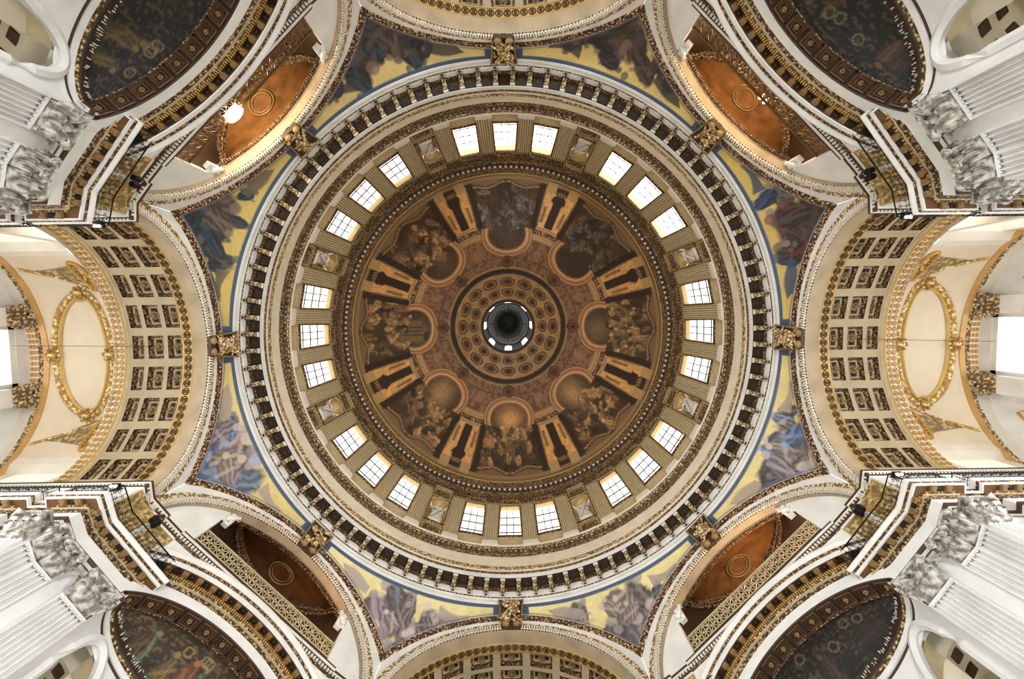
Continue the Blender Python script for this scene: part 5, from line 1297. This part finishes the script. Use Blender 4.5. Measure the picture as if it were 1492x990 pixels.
for pi in range(8):
    arm, bay, mir = ARM[pi]; az = (pi // 2) * 90; where = 'between %s arch and %s bay' % (arm, bay); mk = 'm' if mir else 'n'; sy = -1 if mir else 1
    vis = arm in ('left', 'right')
    p = Thing('pier', 'massive pale pier with bracketed entablature %s' % where, 'pier', (17, 7.5 * sy, 4), az, kind='structure')
    def P_(name, key, fn, mat, **kw): return p.part(name, key + mk, mirrored(fn, mir), mat, **kw)
    P_('masonry', 'pm', lambda: psweep([(-.13, 4), (-.13, 16.64)], WP), 'marble_low')
    P_('architrave', 'pa', lambda: psweep([(-.14, 16.62), (0, 16.62), (0, 16.74), (.03, 16.76), (.03, 16.9), (.05, 16.92)], WP), 'marble')
    P_('bead_line', 'pb', lambda: psweep([(.025, 16.735), (.045, 16.75), (.04, 16.775)], WP), 'orn_red')
    P_('brown_moulding', 'pc', lambda: psweep([(.05, 16.92), (.09, 16.95), (.13, 17.02), (.13, 17.06), (0, 17.08)], WP), 'brown')
    P_('frieze', 'pf', lambda: psweep([(0, 17.08), (0, 17.68)], WP), 'marble')
    P_('bead_moulding', 'pg', lambda: psweep([(0, 17.66), (.05, 17.7), (.05, 17.8), (.09, 17.84)], WP), 'orn_brown')
    P_('cream_moulding', 'ph', lambda: psweep([(.09, 17.84), (.13, 17.86), (.13, 17.91), (.1, 17.92)], WP), 'tan_rib')
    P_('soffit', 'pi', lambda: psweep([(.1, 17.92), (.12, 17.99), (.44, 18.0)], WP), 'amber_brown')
    P_('lip', 'pl', lambda: psweep([(.43, 17.99), (.49, 17.99), (.49, 18.12), (.47, 18.14)], WP), 'marble')
    P_('leaf_edge', 'po', lambda: psweep([(.47, 18.14), (.51, 18.17), (.52, 18.23), (.49, 18.26)], WP), 'orn_brown')
    P_('sima', 'pq', lambda: psweep([(.49, 18.26), (.53, 18.3), (.57, 18.4), (.56, 18.46), (.4, 18.48), (-.6, 18.5)], WP), 'marble')
    P_('attic_wall', 'pw', lambda: psweep([(0, 18.45), (0, 21.1)], AP), 'marble')
    P_('ledge', 'pz', lambda: psweep([(0, 21.02), (.04, 21.03), (.05, 21.06)], AP), 'marble')
    P_('ledge_soffit', 'pzs', lambda: psweep([(.05, 21.06), (.07, 21.14), (.14, 21.17), (.16, 21.23)], AP), 'brown'); P_('ledge_lip', 'pzl', lambda: psweep([(.16, 21.22), (.2, 21.23), (.2, 21.3)], AP), 'marble')
    P_('ledge_leaves', 'pzt', lambda: psweep([(.2, 21.3), (.23, 21.31), (.23, 21.4), (.12, 21.42), (-.9, 21.44)], AP), 'brown')
    def dents():
        mb = MB()
        for i in range(len(AP) - 1):
            L = along(AP, i, 0)[3]; n = int(L / .17)
            for k in range(n):
                q, d, N, _ = along(AP, i, L * (k + .5) / n); c = q + N * .115; mb.box((c[0], c[1], 21.19), (d[0] * .05, d[1] * .05, 0), (N[0] * .045, N[1] * .045, 0), (0, 0, .04))
        return mb
    P_('ledge_dentils', 'pdt', dents, 'cream_light', kind='stuff')
    def dents2():
        mb = MB()
        for i in range(len(WP) - 1):
            L = along(WP, i, 0)[3]; n = max(1, int(L / .15))
            for k in range(n):
                q, d, N, _ = along(WP, i, L * (k + .5) / n); c = q + N * .16; mb.box((c[0], c[1], 17.95), (d[0] * .04, d[1] * .04, 0), (N[0] * .04, N[1] * .04, 0), (0, 0, .04))
        return mb
    P_('dentil_row', 'pdu', dents2, 'gilt_soft', kind='stuff')
    for i in (0, 2, 4, 5, 6):
        L = along(WP, i, 0)[3]; L0 = 0 if i else L - 7.4; n = max(1, round((L - L0) / .6))
        for k in range(n):
            q, d, N, _ = along(WP, i, L0 + (L - L0) * (k + .5) / n); c = q + N * .3
            if mir: c = c * [1, -1]; d = d * [1, -1]; N = N * [1, -1]
            p.part('modillion', 'pmod', lambda: MB().box((0, 0, -.06), (.1, 0, 0), (0, .15, 0), (0, 0, .06)).abox(-.12, .12, .06, .13, -.15, 0).ball((0, -.06, -.12), (.09, .1, .05), 6, 5), 'dull_gold' if i < 4 else 'brown_gilt', M=frame((c[0], c[1], 17.99), (d[0], d[1], 0), (N[0], N[1], 0), (0, 0, 1)))
            if k < n - 1:
                c2 = c + d * (L - L0) / n / 2; p.part('soffit_rosette', 'prs', lambda: MB().box((0, 0, 0), (.11, 0, 0), (0, .1, 0), (0, 0, .02)).ball((0, 0, -.03), (.07, .07, .03), 6, 5), 'brown_dark', M=frame((c2[0], c2[1], 17.985), (d[0], d[1], 0), (N[0], N[1], 0), (0, 0, 1)))
    # gilt attic panels
    gp = Thing('attic_panel', 'gilt scroll-worked attic panel, %s arch and %s bay' % (arm, bay), 'panel', (17, 7 * sy, 19), az, 'gilt attic panels')
    def bentpanel():
        mb = MB()
        a = along(AP, 1, .12); b = np.array(AP[2]); c = along(AP, 2, .8)
        P = [a[0], b, c[0]]; O = offs([AP[1], AP[2], AP[3]], .04); O[0] = a[0] + a[2] * .04; O[2] = c[0] + c[2] * .04
        return mb.grid([[tuple(o) + (z,) for z in (18.9, 20.86)] for o in O])
    gpg_ = gp.part('ground', 'gpg' + mk, mirrored(bentpanel, mir), 'gold_panel')
    def pframe():
        mb = MB(); a = along(AP, 1, .08); c = along(AP, 2, .84); O = offs([AP[1], AP[2], AP[3]], .05); A_ = a[0] + a[2] * .05; B_ = O[1]; C_ = c[0] + c[2] * .05
        for z in (18.86, 20.9): mb.tube([tuple(A_) + (z,), tuple(B_) + (z,), tuple(C_) + (z,)], .04, 5)
        for q in (A_, C_): mb.tube([tuple(q) + (18.86,), tuple(q) + (20.9,)], .04, 5)
        Z = np.array([0, 0, 1.0])
        for j, f in enumerate((.25, .75)):
            for zc in (19.4, 20.35):
                q = B_ * (1 - f) + C_ * f; d = (C_ - B_) / np.linalg.norm(C_ - B_); spiral(mb, tuple(q) + (zc,), (d[0], d[1], 0), Z, .22, 1.6, .035, 4, 16, 1 if j else -1)
        return mb
    gp.part('gilt_frame', 'gpf' + mk, mirrored(pframe, mir), 'gilt_soft', parent=gpg_)
    def panel2():
        q0 = along(AP, 4, .2); q1 = along(AP, 4, 1.2); return MB().grid([[tuple(q[0] + q[2] * .03) + (z,) for z in (19.1, 20.86)] for q in (q0, q1)])
    gp.part('narrow_ground', 'gpn' + mk, mirrored(panel2, mir), 'gold_panel')
    def p2f():
        mb = MB(); a, c = [tuple((lambda q: q[0] + q[2] * .04)(along(AP, 4, t))) for t in (.18, 1.22)]
        mb.tube([a + (19.1,), a + (20.9,), c + (20.9,), c + (19.1,)], .035, 5); return mb
    gp.part('narrow_frame', 'gpm' + mk, mirrored(p2f, mir), 'gilt_soft')
    rl = Thing('iron_railing', 'black iron scroll railing on pier cornice, %s arch and %s bay' % (arm, bay), 'railing', (17, 7 * sy, 18.5), az, 'iron railings on the cornices')
    rl.part('scrollwork', 'rl' + mk, mirrored(rail(WP, .46, 18.48, 19.3, 0, 7), mir), 'iron', kind='stuff')
    fl = Thing('floodlight', 'small lit floodlight on railing corner, %s arch and %s bay' % (arm, bay), 'lamp', (16.75, 5.9 * sy, 19.3), az, 'railing floodlights')
    flh_ = fl.part('housing', 'flh' + mk, mirrored(lambda: MB().abox(16.62, 17.0, 5.4, 5.62, 19.1, 19.28).abox(16.64, 16.68, 5.5, 5.54, 18.5, 19.1).abox(16.94, 16.98, 5.5, 5.54, 18.5, 19.1).abox(16.60, 17.02, 5.62, 5.66, 19.0, 19.34), mir), 'iron')
    for k in range(2): fl.part('bulb', 'flb%d%s' % (k, mk), mirrored(lambda k=k: MB().ball((16.72 + k * .17, 5.46, 19.08), (.06, .05, .05), 8, 6), mir), 'bulb_white', smooth=True, parent=flh_)
    if vis:
        sp = Thing('spot_lamp', 'pair of black spotlight cans above pier, %s arch and %s bay' % (arm, bay), 'lamp', (16.1, 7.6 * sy, 20.3), az, 'black spotlight cans')
        for k, (x, y, z) in enumerate(((16.02, 7.42, 20.2), (16.2, 7.78, 20.5))):
            sp.part('can', 'spc%d%s' % (k, mk), mirrored(lambda x=x, y=y, z=z: MB().lathe([(.01, -.2), (.13, -.2), (.16, .1), (.12, .16), (.01, .16)], 12).add(MB()), False), 'iron', M=frame((x, y * sy, z), (1, 0, 0), (0, 1, 0), (0, 0, 1)))
        sp.part('mount', 'spm' + mk, mirrored(lambda: MB().tube([(16.02, 7.42, 20.3), (16.2, 7.5, 20.6), (16.2, 7.78, 20.6), (16.45, 7.7, 20.9)], .03, 5), mir), 'iron')
    # pilasters
    B_, C_, D_ = [np.array(q) for q in (WP[5], WP[6], WP[7])]; dCD = (D_ - C_) / np.linalg.norm(D_ - C_); dBC = (C_ - B_) / np.linalg.norm(C_ - B_)
    Pq, Q1, Q2 = C_ + dCD * .85, C_ + dCD * 1.42, C_ + dCD * 2.74; B1 = B_ + dBC * .1
    CZ0, CZ1 = 15.68, 16.62
    def cap_on(t, key, p0, p1):
        L = np.linalg.norm(p1 - p0); d = (p1 - p0) / L; N = np.array([-d[1], d[0]]); c = (p0 + p1) / 2 + N * -.02
        if mir: c = c * [1, -1]; d = d * [1, -1]; N = N * [1, -1]
        t.part('capital', 'cap%.2f' % L, capital(L * .96, CZ1 - CZ0, .42, (4, 3)), 'carved_marble_shaded', M=frame((c[0], c[1], CZ0), (-N[0], -N[1], 0), (d[0], d[1], 0), (0, 0, 1)))
    t = Thing('corinthian_pilaster', 'bent fluted corner pilaster, pier between %s arch and %s bay' % (arm, bay), 'pilaster', (16.6, 6.9 * sy, 4), az, 'great fluted pilasters')
    t.part('shaft', 'sh1' + mk, mirrored(lambda: shaft_face(B1, C_, 4, CZ0 - .1, 4).add(shaft_face(C_, Pq, 4, CZ0 - .1, 4)), mir), 'marble_low')
    t.part('necking', 'nk1' + mk, mirrored(lambda: psweep([(-.02, CZ0 - .1), (.04, CZ0 - .08), (.05, CZ0 - .03), (0, CZ0)], [B1, C_, Pq]), mir), 'marble_low')
    cap_on(t, 'a', B1, C_); cap_on(t, 'b', C_, Pq)
    t = Thing('corinthian_pilaster', 'flat fluted pilaster beside %s recess, nearer the %s arch' % (bay, arm), 'pilaster', (15.5, 8.5 * sy, 4), az, 'great fluted pilasters')
    t.part('shaft', 'sh2' + mk, mirrored(lambda: shaft_face(Q1, Q2, 4, CZ0 - .1, 7), mir), 'marble_low'); t.part('necking', 'nk2' + mk, mirrored(lambda: psweep([(-.02, CZ0 - .1), (.04, CZ0 - .08), (.05, CZ0 - .03), (0, CZ0)], [Q1, Q2]), mir), 'marble_low')
    cap_on(t, 'c', Q1, Q2)
    for k, (x0, x1) in enumerate(((18.0, 16.95), (21.2, 19.95))):
        t = Thing('corinthian_pilaster', '%s fluted pilaster on the %s arm wall, %s side' % ('nearer' if not k else 'farther', arm, bay), 'pilaster', (x0, 6 * sy, 4), az, 'great fluted pilasters')
        t.part('shaft', 'sh3%d' % k + mk, mirrored(lambda: shaft_face((x0, 5.98), (x1, 5.98), 4, CZ0 - .1, 6), mir), 'marble_low'); cap_on(t, 'd', np.array([x0, 5.98]), np.array([x1, 5.98]))
